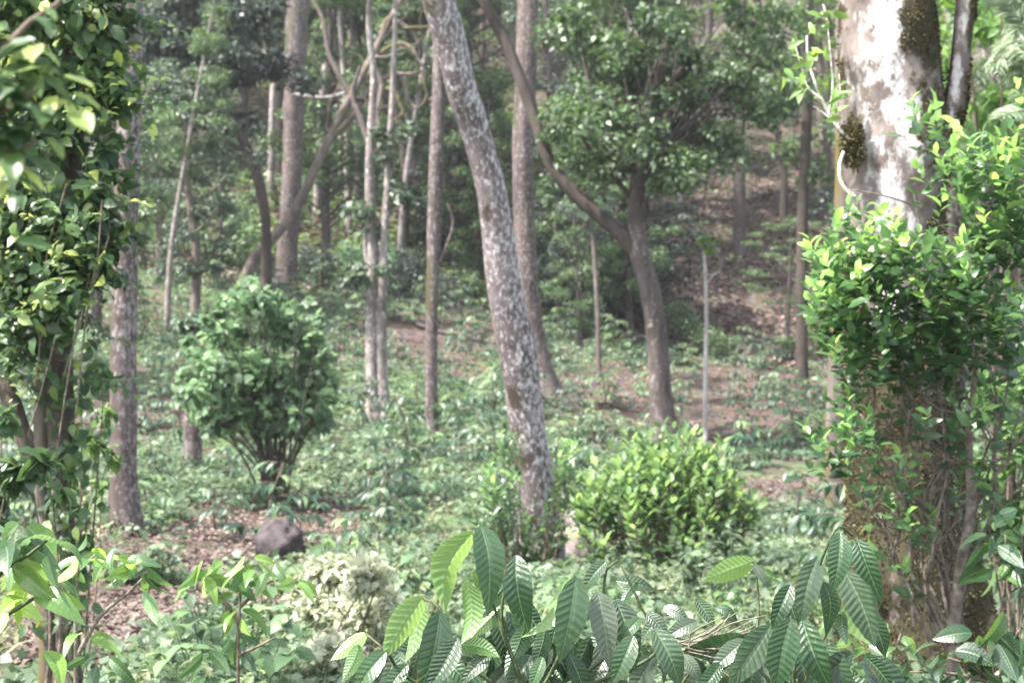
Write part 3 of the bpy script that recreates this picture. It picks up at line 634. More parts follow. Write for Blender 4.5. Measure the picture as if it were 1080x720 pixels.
# --- trunk whose top hides in the bush, sapling pole, trunk behind the mossy tree
hero_tree('short_trunk', 'short brown trunk standing against the side of the broad leaved bush', 'tree trunk', [(203, 506, 22), (203, 470, 19), (204, 430, 18), (207, 385, 16), (204, 350, 12)], 18.5, 'bark_red', 'plain', seed=16, top=0, flare=.15,
          crown=[dict(c=at(204, 330, 18.6), r=(.35, .35, .3), n=4, per=60, L=.12, start=at(204, 355, 18.5), r0=.03, clump=.22)], leafm='forest_blue')
hero_tree('sapling', 'thin whitish sapling pole standing alone in front of the brown hillside', 'sapling', [(744, 452, 5), (744, 400, 4.6), (745, 340, 4.2), (744, 290, 3.6), (742, 265, 2.5)], 23, 'bark_white', 'plain', seed=17, sides=10, rough=.05, top=0, flare=.1,
          limbs=[([(745, 300, 2), (752, 290, 1.6), (760, 285, 1.2)], 23, 0, None)], crown=[dict(c=at(743, 262, 23), r=(.25, .2, .15), n=3, per=30, L=.09, start=at(744, 275, 23), r0=.012, clump=.12)], leafm='forest_light')
Ptop = at(893, -60, 17) + UP * 3
hero_tree('dusky_trunk_tree', 'dusky grey trunk half hidden behind the thick mossy tree', 'tree', [(881, 475, 22), (882, 430, 20), (885, 340, 20), (890, 220, 21), (893, 100, 21), (893, -60, 20)], 17, 'bark_grey', 'plain', seed=18, top=3, flare=.15, crown=over(Ptop, .4, (1.8, 1.8, 1), 9, 100, .13))
# --- three dark slender trunks on the brown hillside
for px, pyb, w, Y, lbl, topx in ((780, 290, 12, 46, 'slender grey brown trunk standing on the brown litter hillside', 781), (826, 300, 7, 50, 'thin dark trunk, next right of the slender grey brown one on the hillside', 812), (846, 395, 12, 31, 'stout dark trunk at the shaded foot of the brown hillside', 852)):
    x = (px - 540) / F * Y; base = (360 - gz(x, Y) / Y * F)
    rows = [(px, base, w * 1.2), (px, (base + 100) / 2, w), (topx, 100, w * .9), (topx + 2, -40, w * .7)]
    Pt = at(topx + 2, -40, Y) + UP * 2
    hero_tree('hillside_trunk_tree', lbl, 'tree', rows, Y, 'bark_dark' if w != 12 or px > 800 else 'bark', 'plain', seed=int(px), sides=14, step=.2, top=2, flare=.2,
              crown=over(Pt, .2, (2.4, 2.4, 1.5), 9, 110, .2) + [dict(c=at(topx, 60 + 12 * (px % 7), Y), r=(1.6, 1.4, 1.2), n=7, per=90, L=.18, start=at(topx, 100, Y), r0=.05, clump=.7)], leafm='forest')

# ------------------------------------------------------------------ climber covered tree at the left
Y = 6.6
base = on_ground(58, Y)
root = thing('climber_covered_tree', base, 'tree smothered in a thick glossy leafy climber, brown stems bare below', 'tree')
o = np.array(root.location)
for rows, s in (([(70, 640, 30), (68, 560, 27), (66, 480, 26), (63, 400, 28), (66, 300, 28), (74, 150, 26), (80, 0, 24), (84, -150, 22)], 3), ([(50, 650, 20), (47, 560, 17), (43, 470, 15), (46, 390, 15), (58, 320, 14)], 4), ([(36, 490, 22), (22, 450, 20), (8, 415, 20), (-12, 380, 20)], 5)):
    p, r = px_path(rows, Y); 
    if s == 3: p = np.vstack([[p[0][0], p[0][1], base[2] - .05], p]); r = np.r_[r[0] * 1.1, r]
    if s == 4: p = np.vstack([[p[0][0], p[0][1], base[2] - .05], p]); r = np.r_[r[0] * 1.1, r]
    v, f, nd_ = tube(p, r * .92, 40, .015, .42, s, 9)
    link('trunk' if s == 3 else 'stem', Geo().add(v, f, **trunk_attrs(v, nd_, 0, 'plain', s)).mesh('trunk', M['bark_grey' if s == 4 else 'bark_stem'], o), root)
g = Geo()
edge_l = lambda py: np.interp(py, [-160, 0, 100, 200, 300, 370, 430], [-40, -30, -25, -20, 8, 10, 45])
edge_r = lambda py: np.interp(py, [-160, 0, 60, 130, 200, 250, 300, 370, 430], [125, 132, 140, 132, 118, 124, 112, 96, 82])
lump = lambda px, py: .5 + .9 * (vnoise(np.array([[px, py]]), .022, 71)[0] - .5) + .5 * (vnoise(np.array([[px, py]]), .06, 72)[0] - .5)
for k in range(3300):     # leaves lying close to the stems
    py = rng.uniform(-160, 440); px = rng.uniform(edge_l(py), edge_r(py))
    lu = lump(px, py)
    if lu < .34 + .12 * (py > 250) or (py > 300 and rng.random() < .35 + (py - 300) / 180): continue
    xl, xr = edge_l(py), edge_r(py); c0 = (xl + xr) / 2; hw = (xr - xl) / 2; side = (px - c0) / hw
    bulge = math.sqrt(max(0, 1 - side ** 2))
    n = int(rng.integers(1, 4)); c = at(px, py, Y - .30 * bulge * lu * 1.3 + .08 * rng.normal())
    ll = .072 * rng.beta(2.0, 1.9, n) + .022
    D = unit(np.array([side * .6, -.35, -.55]) + rng.normal(size=(n, 3)) * .75); N = unit(np.array([side * .5, -.5, .75]) + rng.normal(size=(n, 3)) * .6)
    leaves(g, c + rng.normal(size=(n, 3)) * .05, D, N, ll, ll * rng.uniform(.24, .42, n), TL_MID, np.clip(rng.beta(1.3, 3.0, n) + .5 * (rng.random(n) < .07), 0, 1), curl=rng.uniform(-.1, .45, n))
for k in range(600):     # shoots that stand out from it, bright at their tips
    py = rng.uniform(-160, 425); px = rng.uniform(edge_l(py), edge_r(py) + 2)
    if lump(px, py) < .36 or (py > 320 and rng.random() < (py - 320) / 130): continue
    xl, xr = edge_l(py), edge_r(py); side = (px - (xl + xr) / 2) / ((xr - xl) / 2)
    s0 = at(px, py, Y - .30 * math.sqrt(max(0, 1 - min(1, side * side))) * lump(px, py) * 1.2)
    out = unit(np.array([side * 1.1 + rng.normal() * .35, -.7 + rng.normal() * .3, rng.uniform(-.5, .9)]))
    ln = rng.uniform(.10, .34) * (1.25 if abs(side) > .75 else .9); m_ = int(6 + ln * 26); t = np.linspace(0, 1, m_)[:, None]
    ax = s0 + out * ln * t - UP * .16 * ln * t ** 2 * rng.uniform(0, 2.5)
    if k % 2 == 0: v, f, _ = tube(ax[::max(1, m_ // 4)], np.linspace(.0028, .0012, len(ax[::max(1, m_ // 4)])), 5, .05); g.add(v, f, 1)
    sd_ = unit(np.cross(out, UP + rng.normal(size=3) * .3)); alt = np.where(np.arange(m_) % 2, 1, -1)[:, None]
    D = unit(sd_ * alt * .9 + out * .5 + UP * rng.uniform(-.6, .15, (m_, 1)) + rng.normal(size=(m_, 3)) * .25)
    sun_ = rng.random() < (.30 + .22 * (px > 90) + .25 * (py < 110))  # more yellow tips at right and top: sunlight painted into the leaf tone
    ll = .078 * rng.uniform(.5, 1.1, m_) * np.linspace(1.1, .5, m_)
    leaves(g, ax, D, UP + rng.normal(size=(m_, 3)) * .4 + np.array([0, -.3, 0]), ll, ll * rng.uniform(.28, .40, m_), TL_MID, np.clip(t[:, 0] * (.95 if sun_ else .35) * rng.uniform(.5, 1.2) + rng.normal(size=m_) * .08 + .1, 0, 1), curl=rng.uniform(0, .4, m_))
for k in range(260):     # stragglers down the bare stems
    py = rng.uniform(400, 660); cx = rng.choice([46, 66, 66, 85]) + rng.normal() * 9
    if lump(cx * 1.3, py * .8) < .42: continue
    n = int(rng.integers(1, 4)); c = at(cx, py, Y - .10 * rng.random() - .03); ll = rng.uniform(.03, .075, n)
    leaves(g, c + rng.normal(size=(n, 3)) * .03, np.array([0, -.4, -.6]) + rng.normal(size=(n, 3)) * .7, np.array([0, -.5, .7]) + rng.normal(size=(n, 3)) * .5, ll, ll * .34, TL_MID, np.clip(rng.beta(1.3, 2.6, n), 0, 1), curl=rng.uniform(0, .4, n))
link('climber', g.mesh('climber', [M['ivy'], M['green_twig']], o), root)
g = Geo()
for k in range(5):   # hanging climber stems
    px = rng.uniform(35, 130); y0 = rng.uniform(180, 300)
    p = [at(px, y0, Y - .3), at(px - 15 + rng.uniform(-12, 12), y0 + 80, Y - .33), at(px - 35 + rng.uniform(-15, 15), y0 + 190, Y - .25)]
    v, f, _ = tube(p, [.004, .004, .003], 6, .04, .1, k); g.add(v, f)
link('vine_stem', g.mesh('vine_stem', M['dry'], o), root)
# yellowish shoots at its foot
def blob_shrub(name, label, cat, blobs, Y, base_px, leafm, L, twigm='twig', wr=.36, stems=7, stem_w=4, tmpl=TL_MID, droop=.2, upright=0, per_area=1.0, thick=.5, group=None, tone=(0, 1), spread=20, jit=.55, front=0):
    """blobs: (px, py, half width px, half height px, leaves) seen at depth Y; stems run from the base up into each of them."""
    b = on_ground(base_px, Y)
    root = thing(name, b, label, cat, group); o = np.array(root.location)
    gs, gl = Geo(), Geo()
    s = Y / F
    feet = [b + np.array([rng.normal() * spread * s, rng.normal() * spread * s, 0]) for k in range(stems)]
    for k, (px, py, w, h, n) in enumerate(blobs):
        dy = rng.normal() * thick * .4 - (front if k % 3 == 0 else 0)
        c = at(px, py, Y + dy)
        for rep in range(2 if n > 80 and not front else 1):
            ft = feet[(k + 3 * rep) % stems]
            tip = c + rng.normal(size=3) * np.array([w, w, h]) * s * .4
            mid_ = ft * .5 + tip * .5 + np.array([(tip[0] - ft[0]) * -.15, 0, 0]) + rng.normal(size=3) * .03 * np.linalg.norm(tip - ft)
            rr = stem_w * s / 2
            v, f, _ = tube([ft, mid_, tip], [rr, rr * .75, rr * .3], 7, .08, .1, k); gs.add(v, f)
            for q in range(3):
                a = mid_ + (tip - mid_) * rng.uniform(0, .8)
                e = a + rdirs(1)[0] * np.array([w, w, h]) * s * .7 + UP * .04
                v, f, _ = tube([a, (a + e) / 2 + UP * .02, e], [rr * .4, rr * .3, rr * .12], 5, .06); gs.add(v, f)
        blob_leaves(gl, c, np.array([w, (w + h) * .5 * thick * 2, h]) * s, n, L, wr, tmpl, droop, .25, tone, upright=upright, jit=jit)
    link('stem', gs.mesh('stem', M[twigm], o), root)
    link('foliage', gl.mesh('foliage', M[leafm], o), root)
    return root
blob_shrub('yellow_shoot_shrub', 'thin shrub of yellowish drooping leaves at the foot of the climber', 'shrub', [(106, 395, 18, 20, 26), (112, 440, 16, 25, 26), (98, 470, 18, 20, 22), (118, 480, 12, 18, 14), (105, 515, 14, 20, 12), (88, 420, 14, 20, 14)], 6.9, 95, 'lime', .07, stems=4, stem_w=3, droop=.7)
blob_shrub('dark_leaf_shrub', 'dark glossy broad leaves crowding below the climber stems', 'shrub', [(14, 500, 26, 24, 60), (40, 490, 20, 18, 26), (4, 445, 20, 20, 40), (-10, 530, 30, 30, 60), (60, 520, 14, 14, 10)], 5.4, 10, 'ivy', .085, stems=5, stem_w=5, droop=.5, wr=.32, tone=(0, .5))

# ------------------------------------------------------------------ glossy shrub in front of the mossy tree
Y = 6.2
b = on_ground(1002, Y)
root = thing('glossy_shrub', b, 'tall glossy green shrub with many thin bare stems before the mossy trunk', 'shrub')
o = np.array(root.location)
gs, gl = Geo(), Geo()
fork = at(1006, 668, Y)
v, f, nd_ = tube([b - UP * .05, at(1003, 700, Y), fork, at(1012, 600, Y - .05), at(1024, 540, Y - .1), at(1022, 470, Y - .1), at(1030, 380, Y - .1)], np.array([12, 11, 13, 11, 10, 8, 5]) / F * Y / 2, 12, .03, .15, 2, 10); gs.add(v, f)
stems = [[(1006, 668), (990, 600), (975, 530), (968, 450), (950, 370), (935, 300)], [(1000, 680), (965, 600), (950, 520), (925, 450), (905, 380), (895, 300)], [(1000, 690), (984, 620), (990, 540), (1000, 450), (1008, 370), (1000, 260)], [(1024, 540), (1050, 500), (1072, 470), (1095, 420), (1100, 330)], [(1012, 600), (1040, 520), (1048, 430), (1046, 330), (1050, 220)], [(990, 690), (948, 610), (930, 560), (905, 510), (880, 470)], [(968, 560), (940, 500), (915, 470), (890, 440)],
         [(1010, 640), (1020, 560), (1062, 420), (1068, 300), (1072, 180)], [(1000, 660), (1002, 560), (985, 480), (975, 400), (968, 330), (965, 200)], [(975, 530), (958, 480), (960, 420), (945, 350), (925, 270)], [(960, 660), (940, 590), (952, 520), (940, 460)], [(1015, 590), (1000, 520), (1018, 440), (1025, 340), (1030, 240)]]
extra = []
for k in range(11):
    a = rng.uniform(930, 1070); extra.append([(a * .3 + 1000 * .7, 680), (a * .55 + 1000 * .45 + rng.normal() * 14, 600), (a + rng.normal() * 18, 520), (a + rng.normal() * 14, rng.uniform(390, 460)), (a + rng.normal() * 22, rng.uniform(300, 380))])
for k, st in enumerate(stems + extra):
    dy = rng.uniform(-.25, .2)
    p = np.array([at(a + rng.normal() * 3, c, Y + dy * i / len(st)) for i, (a, c) in enumerate(st)])
    p = np.vstack([p[0]] + [q_ for i in range(len(p) - 1) for q_ in ((p[i] + p[i + 1]) / 2 + rng.normal(size=3) * .018, p[i + 1])])
    v, f, _ = tube(p, np.linspace(rng.uniform(4, 6.5) * (1 if k < 12 else .5), 1.4, len(p)) / F * Y / 2, 8, .03, .15, k, 12); gs.add(v, f)
    for q in range(9):
        t = rng.uniform(.2, .98); i = int(t * (len(p) - 1)); a = p[i] + (p[i + 1] - p[i]) * (t * (len(p) - 1) - i)
        e = a + np.array([rng.normal() * .11, rng.normal() * .08, rng.uniform(.0, .2)])
        v, f, _ = tube([a, (a + e) / 2 + rng.normal(size=3) * .02, e], [.004, .003, .0018], 5, .03); gs.add(v, f)
link('stem', gs.mesh('stem', M['shrub_twig'], o), root)
blobs = [(905, 300, 44, 44, 300), (885, 262, 26, 30, 110), (930, 350, 48, 40, 300), (885, 340, 30, 34, 150), (975, 320, 45, 45, 300), (1020, 300, 45, 50, 320), (1060, 260, 36, 55, 280), (1045, 190, 34, 36, 150), (985, 150, 24, 30, 40), (1000, 205, 30, 36, 90), (970, 140, 14, 22, 16), (1010, 360, 40, 34, 220), (1060, 350, 34, 40, 190), (905, 395, 30, 26, 110), (950, 265, 30, 26, 100), (1075, 190, 24, 50, 120), (955, 390, 40, 22, 70), (1000, 405, 40, 22, 50), (880, 430, 24, 22, 60), (872, 480, 28, 24, 90), (900, 505, 26, 22, 70), (865, 462, 16, 22, 40), (890, 460, 30, 24, 70), (1060, 410, 26, 26, 50), (1070, 470, 20, 26, 30), (930, 480, 20, 24, 30), (1085, 130, 18, 26, 40), (878, 300, 20, 40, 90), (948, 505, 18, 22, 26), (985, 470, 22, 26, 36), (1035, 455, 20, 26, 36), (940, 450, 26, 30, 60), (965, 540, 22, 26, 40), (925, 545, 22, 24, 44), (990, 560, 24, 30, 40), (1045, 520, 24, 26, 40), (950, 600, 20, 22, 30), (1010, 520, 20, 24, 30), (1060, 600, 24, 24, 36), (1000, 440, 24, 24, 40)]
for px, py, w, h, n in blobs:
    dy = rng.uniform(-.25, .12)
    n = n if py < 410 else int(n * .6)
    nsh = max(2, n // 10)
    for k in range(nsh):    # upright shoots with leaves round them
        a = at(px + rng.normal() * w * .5, py + rng.normal() * h * .5, Y + dy + rng.normal() * .1)
        dr = unit(np.array([rng.normal() * .45, rng.normal() * .35 - .1, 1.0]))
        m_ = 9; t = np.linspace(-.05, .11, m_)
        ang = np.arange(m_) * 2.4 + rng.random() * 6
        side = np.stack([np.cos(ang), np.sin(ang), np.zeros(m_)], -1)
        D = unit(side * rng.uniform(.5, 1.1) + dr * np.linspace(.3, 1.2, m_)[:, None] + rng.normal(size=(m_, 3)) * .2)
        ll = rng.uniform(.05, .092, m_) * np.linspace(1.05, .75, m_)
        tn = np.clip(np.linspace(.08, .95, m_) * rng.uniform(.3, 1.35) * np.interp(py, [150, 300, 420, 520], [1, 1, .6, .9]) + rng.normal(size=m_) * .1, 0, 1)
        leaves(gl, a + dr * t[:, None], D, dr + rng.normal(size=(m_, 3)) * .3 - side * .3, ll, ll * .28, TL_MID, tn, curl=rng.uniform(-.05, .25, m_))
link('foliage', gl.mesh('foliage', M['citrus'], o), root)

# ------------------------------------------------------------------ shrubs of the middle ground
# yellow green bush made of upright shoots
Y = 12.0
b = on_ground(705, Y); root = thing('yellow_green_bush', b, 'rounded bright yellow green bush in the clearing', 'bush'); o = np.array(root.location)
gs, gl = Geo(), Geo()
for k in range(300):
    th = rng.random() * 6.283; rr = math.sqrt(rng.random())
    hx, hy = math.cos(th) * rr, math.sin(th) * rr
    top = math.sqrt(max(0, 1 - (rr * .93) ** 2)) * rng.uniform(.7, 1.0) * (1 + .13 * math.sin(hx * 5 + 1) * math.cos(hy * 4)) + .06
    tip = at(703 + hx * 96, 597 - 128 * top - 6 * math.sin(hx * 7 + k), Y) + np.array([0, hy * .6, 0])
    if rng.random() < .3: tip = tip - UP * rng.uniform(.05, .35)
    if k % 11 == 0: tip = tip + UP * rng.uniform(.06, .22)
    ft = b + np.array([hx * .22, hy * .2, 0])
    mid_ = ft * .45 + tip * .55 + np.array([hx * .12, hy * .12, 0])
    v, f, _ = tube([ft, mid_, tip], [.009, .006, .003], 5, .15); gs.add(v, f) if k % 2 == 0 else None
    dr = unit(tip - mid_ + rng.normal(size=3) * .05)
    m_ = 9; t = np.linspace(-.20, .05, m_); ang = np.arange(m_) * 2.4 + rng.random() * 6
    side = np.stack([np.cos(ang), np.sin(ang), np.zeros(m_)], -1)
    ll = rng.uniform(.07, .11, m_)
    leaves(gl, tip + dr * t[:, None] + side * .02, unit(side * .8 + dr * np.linspace(.4, 1.3, m_)[:, None]), dr - side * .3 + rng.normal(size=(m_, 3)) * .2, ll, ll * .28, TL_MID, np.clip(np.linspace(.05, .95, m_) * rng.uniform(.05, 1.15), 0, 1))
link('stem', gs.mesh('stem', M['twig'], o), root); link('foliage', gl.mesh('foliage', M['lime'], o), root)
# slim shrub before the leaning trunk
Y = 12.3
b = on_ground(556, Y); root = thing('slim_shoot_shrub', b, 'shrub of slim upright green shoots at the foot of the leaning lichen trunk', 'shrub'); o = np.array(root.location)
gs, gl = Geo(), Geo()
for k in range(90):
    px = rng.choice([515, 525, 535, 592, 600, 540, 560, 578]) + rng.normal() * 9; py = 455 + rng.random() ** 1.2 * 95 + abs(px - 556) * .35 + (60 if 550 < px < 585 else 0)
    tip = at(px, py, Y + rng.normal() * .18); ft = b + np.array([(px - 556) * .003, rng.normal() * .08, 0])
    mid_ = ft * .5 + tip * .5 + rng.normal(size=3) * .03
    if k % 2 == 0: v, f, _ = tube([ft, mid_, tip], [.007, .005, .002], 5, .15); gs.add(v, f)
    dr = unit(tip - mid_); m_ = 9; t = np.linspace(-.25, .04, m_); ang = np.arange(m_) * 2.4 + rng.random() * 6
    side = np.stack([np.cos(ang), np.sin(ang), np.zeros(m_)], -1); ll = rng.uniform(.06, .10, m_)
    leaves(gl, tip + dr * t[:, None], unit(side * .7 + dr * .8 + rng.normal(size=(m_, 3)) * .2), dr - side * .3 + rng.normal(size=(m_, 3)) * .2, ll, ll * .22, TL_MID, np.clip(np.linspace(.0, .8, m_) * rng.uniform(.4, 1.1), 0, 1))
link('stem', gs.mesh('stem', M['twig'], o), root); link('foliage', gl.mesh('foliage', M['citrus'], o), root)
# broad leaved bush on the left
bb = [(268, 318, 34, 20, 190), (238, 350, 36, 26, 220), (302, 345, 38, 28, 240), (222, 395, 34, 26, 200), (272, 390, 46, 32, 300), (322, 400, 34, 28, 200), (245, 435, 40, 28, 200), (300, 440, 46, 26, 220), (335, 440, 22, 24, 60), (208, 415, 22, 20, 70), (330, 370, 22, 22, 90), (335, 430, 26, 26, 110), (225, 445, 24, 24, 90), (275, 420, 50, 40, 240), (195, 400, 14, 18, 30), (262, 300, 14, 12, 36), (348, 405, 16, 22, 40)]
bb += [(272 + 74 * math.cos(t_) * rng.uniform(.85, 1.12), 400 - 100 * math.sin(t_) * rng.uniform(.85, 1.1), 11, 9, 26) for t_ in np.linspace(-.4, 3.5, 20)]
blob_shrub('broad_leaved_bush', 'big rounded bush of broad matte leaves on the slope before the brown trunk', 'bush', bb, 17, 290, 'bush', .115, wr=.42, stems=3, stem_w=3, thick=.55, droop=.45, twigm='dark_twig', spread=10, front=.35)
# pale whitish shrub
bb = [(350, 604, 38, 24, 330), (388, 608, 34, 26, 330), (335, 640, 32, 28, 260), (380, 648, 44, 34, 400), (415, 640, 24, 30, 200), (355, 690, 46, 30, 260), (405, 690, 32, 30, 200)]
blob_shrub('whitish_shrub', 'low shrub of small whitish leaves behind the large ribbed coffee leaves', 'shrub', bb, 7.4, 372, 'pale', .06, wr=.3, stems=8, stem_w=4, droop=.2, thick=.5)
# feathery foliage at the top of the picture, right of the mossy tree
Y = 9.0
b = on_ground(1150, Y); root = thing('feathery_tree', b, 'tree with silvery feathery fronds beyond the branch of the mossy tree', 'tree'); o = np.array(root.location)
v, f, nd_ = tube([b - UP * .1, at(1140, 300, Y), at(1120, 100, Y), at(1110, -80, Y), at(1090, -300, Y)], [.09, .08, .07, .06, .04], 14, .08, .1, 3)
link('trunk', Geo().add(v, f, **trunk_attrs(v, nd_, 0, 'plain', 3)).mesh('trunk', M['bark_grey'], o), root)
gl = Geo()
for k in range(34):
    s0 = at(1112, rng.uniform(-60, 130), Y); e = at(rng.uniform(1030, 1075), rng.uniform(-20, 130), Y + rng.normal() * .3)
    if k > 20: e = at(rng.uniform(1120, 1200), rng.uniform(-80, 130), Y + rng.normal() * .4)
    mm = 26; t = np.linspace(.25, 1, mm)[:, None]; sag = (np.sin(t * 3.14) * .05)
    ax = s0 + (e - s0) * t + UP * sag; dr = unit(e - s0); sd = unit(np.cross(dr, UP + rng.normal(size=3) * .4))
    for sg in (-1, 1):
        D = unit(dr * .7 + sd * sg + rng.normal(size=(mm, 3)) * .12); ll = .11 * np.sin(np.linspace(.5, 2.9, mm)) + .02
        leaves(gl, ax, D, np.cross(sd, dr) + rng.normal(size=(mm, 3)) * .2, ll, ll * .09, TL_MID, rng.uniform(.1, 1, mm), curl=np.full(mm, .2))
link('crown', gl.mesh('crown', M['feather'], o), root)

blob_shrub('light_green_shrub', 'light green leafy shrub glimpsed behind the bare stems, beside the mossy trunk foot', 'shrub', [(1045, 420, 30, 30, 120), (1075, 470, 26, 36, 150), (1040, 500, 30, 26, 130), (1085, 400, 26, 40, 120), (1060, 545, 36, 26, 150), (1090, 530, 26, 30, 110), (1030, 560, 22, 22, 60), (1075, 590, 34, 24, 130)], 8.6, 1065, 'lime', .085, stems=6, stem_w=4, droop=.3)
blob_shrub('leafy_sapling', 'leafy yellow green sapling showing between the mossy tree branch and the feathery fronds', 'sapling', [(1000, 60, 30, 26, 70), (1040, 30, 34, 26, 110), (1050, 110, 34, 30, 140), (1085, 70, 30, 40, 120), (1020, 0, 36, 26, 100), (1070, 150, 34, 26, 120), (1000, 120, 24, 26, 60), (1040, 170, 34, 24, 110), (1085, 190, 30, 30, 110)], 13, 1050, 'forest_light', .12, stems=3, stem_w=6, droop=.3, wr=.3, thick=.8)
# low weedy plants of the clearing, each a copy with its own place
def weed_proto(seed, m, h, L, n, wr):
    r_ = np.random.default_rng(seed)
    root = bpy.data.objects.new('weedy_plant', None); COL.objects.link(root)
    gs, gl = Geo(), Geo()
    for k in range(n):
        a = r_.random() * 6.283; sp = .3 * math.sqrt(r_.random()); tip = np.array([math.cos(a) * sp, math.sin(a) * sp, h * r_.uniform(.5, 1.1)])
        v, f, _ = tube([(tip[0] * .3, tip[1] * .3, -.04), tip * np.array([.7, .7, .55]), tip], [.004, .003, .0015], 4, .1); gs.add(v, f)
        mm = int(r_.integers(6, 11)); t = r_.uniform(.35, 1.02, mm)[:, None]; ang = np.arange(mm) * 2.4 + r_.random() * 6
        side = np.stack([np.cos(ang), np.sin(ang), np.zeros(mm)], -1); ll = L * r_.uniform(.6, 1.2, mm)
        leaves(gl, tip * t, unit(side + UP * r_.uniform(-.6, .4, (mm, 1))), UP + r_.normal(size=(mm, 3)) * .3, ll, ll * wr, TL_MID, np.clip(r_.beta(1.5, 2, mm), 0, 1), curl=r_.uniform(0, .4, mm))
    link('stem', gs.mesh('stem', M['green_twig']), root); link('foliage', gl.mesh('foliage', M[m]), root)
    return root
WEEDP = [(weed_proto(401, 'weed', .40, .075, 16, .36), 'leafy pale green weed'), (weed_proto(402, 'grass', .35, .06, 18, .24), 'whitish narrow leaved weed'), (weed_proto(403, 'bush', .5, .10, 12, .34), 'dark green broad weed'), (weed_proto(404, 'sun_leaf', .3, .08, 11, .3), 'bright green weed')]
weed_objs, weed_look = [], []
for k in range(120):
    if len(weed_objs) >= 72: break
    Yw = rng.uniform(5.6, 11.5); pw = rng.choice([rng.uniform(120, 440), rng.uniform(120, 440), rng.uniform(560, 960)])
    x_ = (pw - 540) / F * Yw
    if abs(pw - 297) < 45 and Yw > 9.5 or abs(pw - 606) < 40 and Yw > 10 or 290 < pw < 450 and Yw < 7.8 or abs(pw - 574) < 60 and Yw > 11 or abs(pw - 952) < 80 and 6.8 < Yw < 8.2: continue
    if bare(np.array([x_]), np.array([Yw]), np.array([gz(x_, Yw)]))[0] > .35 and rng.random() < .8: continue
    pr, lk_ = WEEDP[int(rng.choice(4, p=[.34, .26, .26, .14]))]; s_ = rng.uniform(.6, 1.15)
    weed_objs.append(dup(pr, (x_, Yw, gz(x_, Yw) - .01), rng.uniform(0, 6.28), (s_, s_, s_))); weed_look.append(lk_)
for pr, _ in WEEDP:
    for c in list(pr.children): bpy.data.objects.remove(c)
    bpy.data.objects.remove(pr)
# ------------------------------------------------------------------ rocks
def rock(name, label, px, py, Y, w, h, d, m, seed):
    u, vv = np.meshgrid(np.linspace(0, 2 * np.pi, 48, endpoint=False), np.linspace(.02, np.pi - .02, 28))
    p = np.stack([np.cos(u) * np.sin(vv), np.sin(u) * np.sin(vv), np.cos(vv)], -1).reshape(-1, 3)
    r = .62 + .75 * fbm(p + seed, 1.6, seed, 2) + .3 * (fbm(p, 5, seed, 4) - .5)
    p = np.sign(p) * np.abs(p) ** .85 * r[:, None] * np.array([w, d, h])
    i = (np.arange(27)[:, None] * 48 + np.arange(48)[None]); j = (np.arange(27)[:, None] * 48 + (np.arange(48)[None] + 1) % 48)
    x = (px - 540) / F * Y
    ob = link(name, Geo().add(p, [np.stack([i, i + 48, j + 48, j], -1).reshape(-1, 4)]).mesh(name, M[m]), None, (x, Y, gz(x, Y) + h * .5))
    return tag(ob, label, 'rock')
rock('rock', 'dark purplish rock lying among the weeds below the broad leaved bush', 297, 572, 13.6, .21, .24, .22, 'rock', 3)
rock('boulder', 'grey boulder resting beside the foot of the leaning lichen trunk', 605, 584, 13.6, .22, .27, .24, 'boulder', 5)

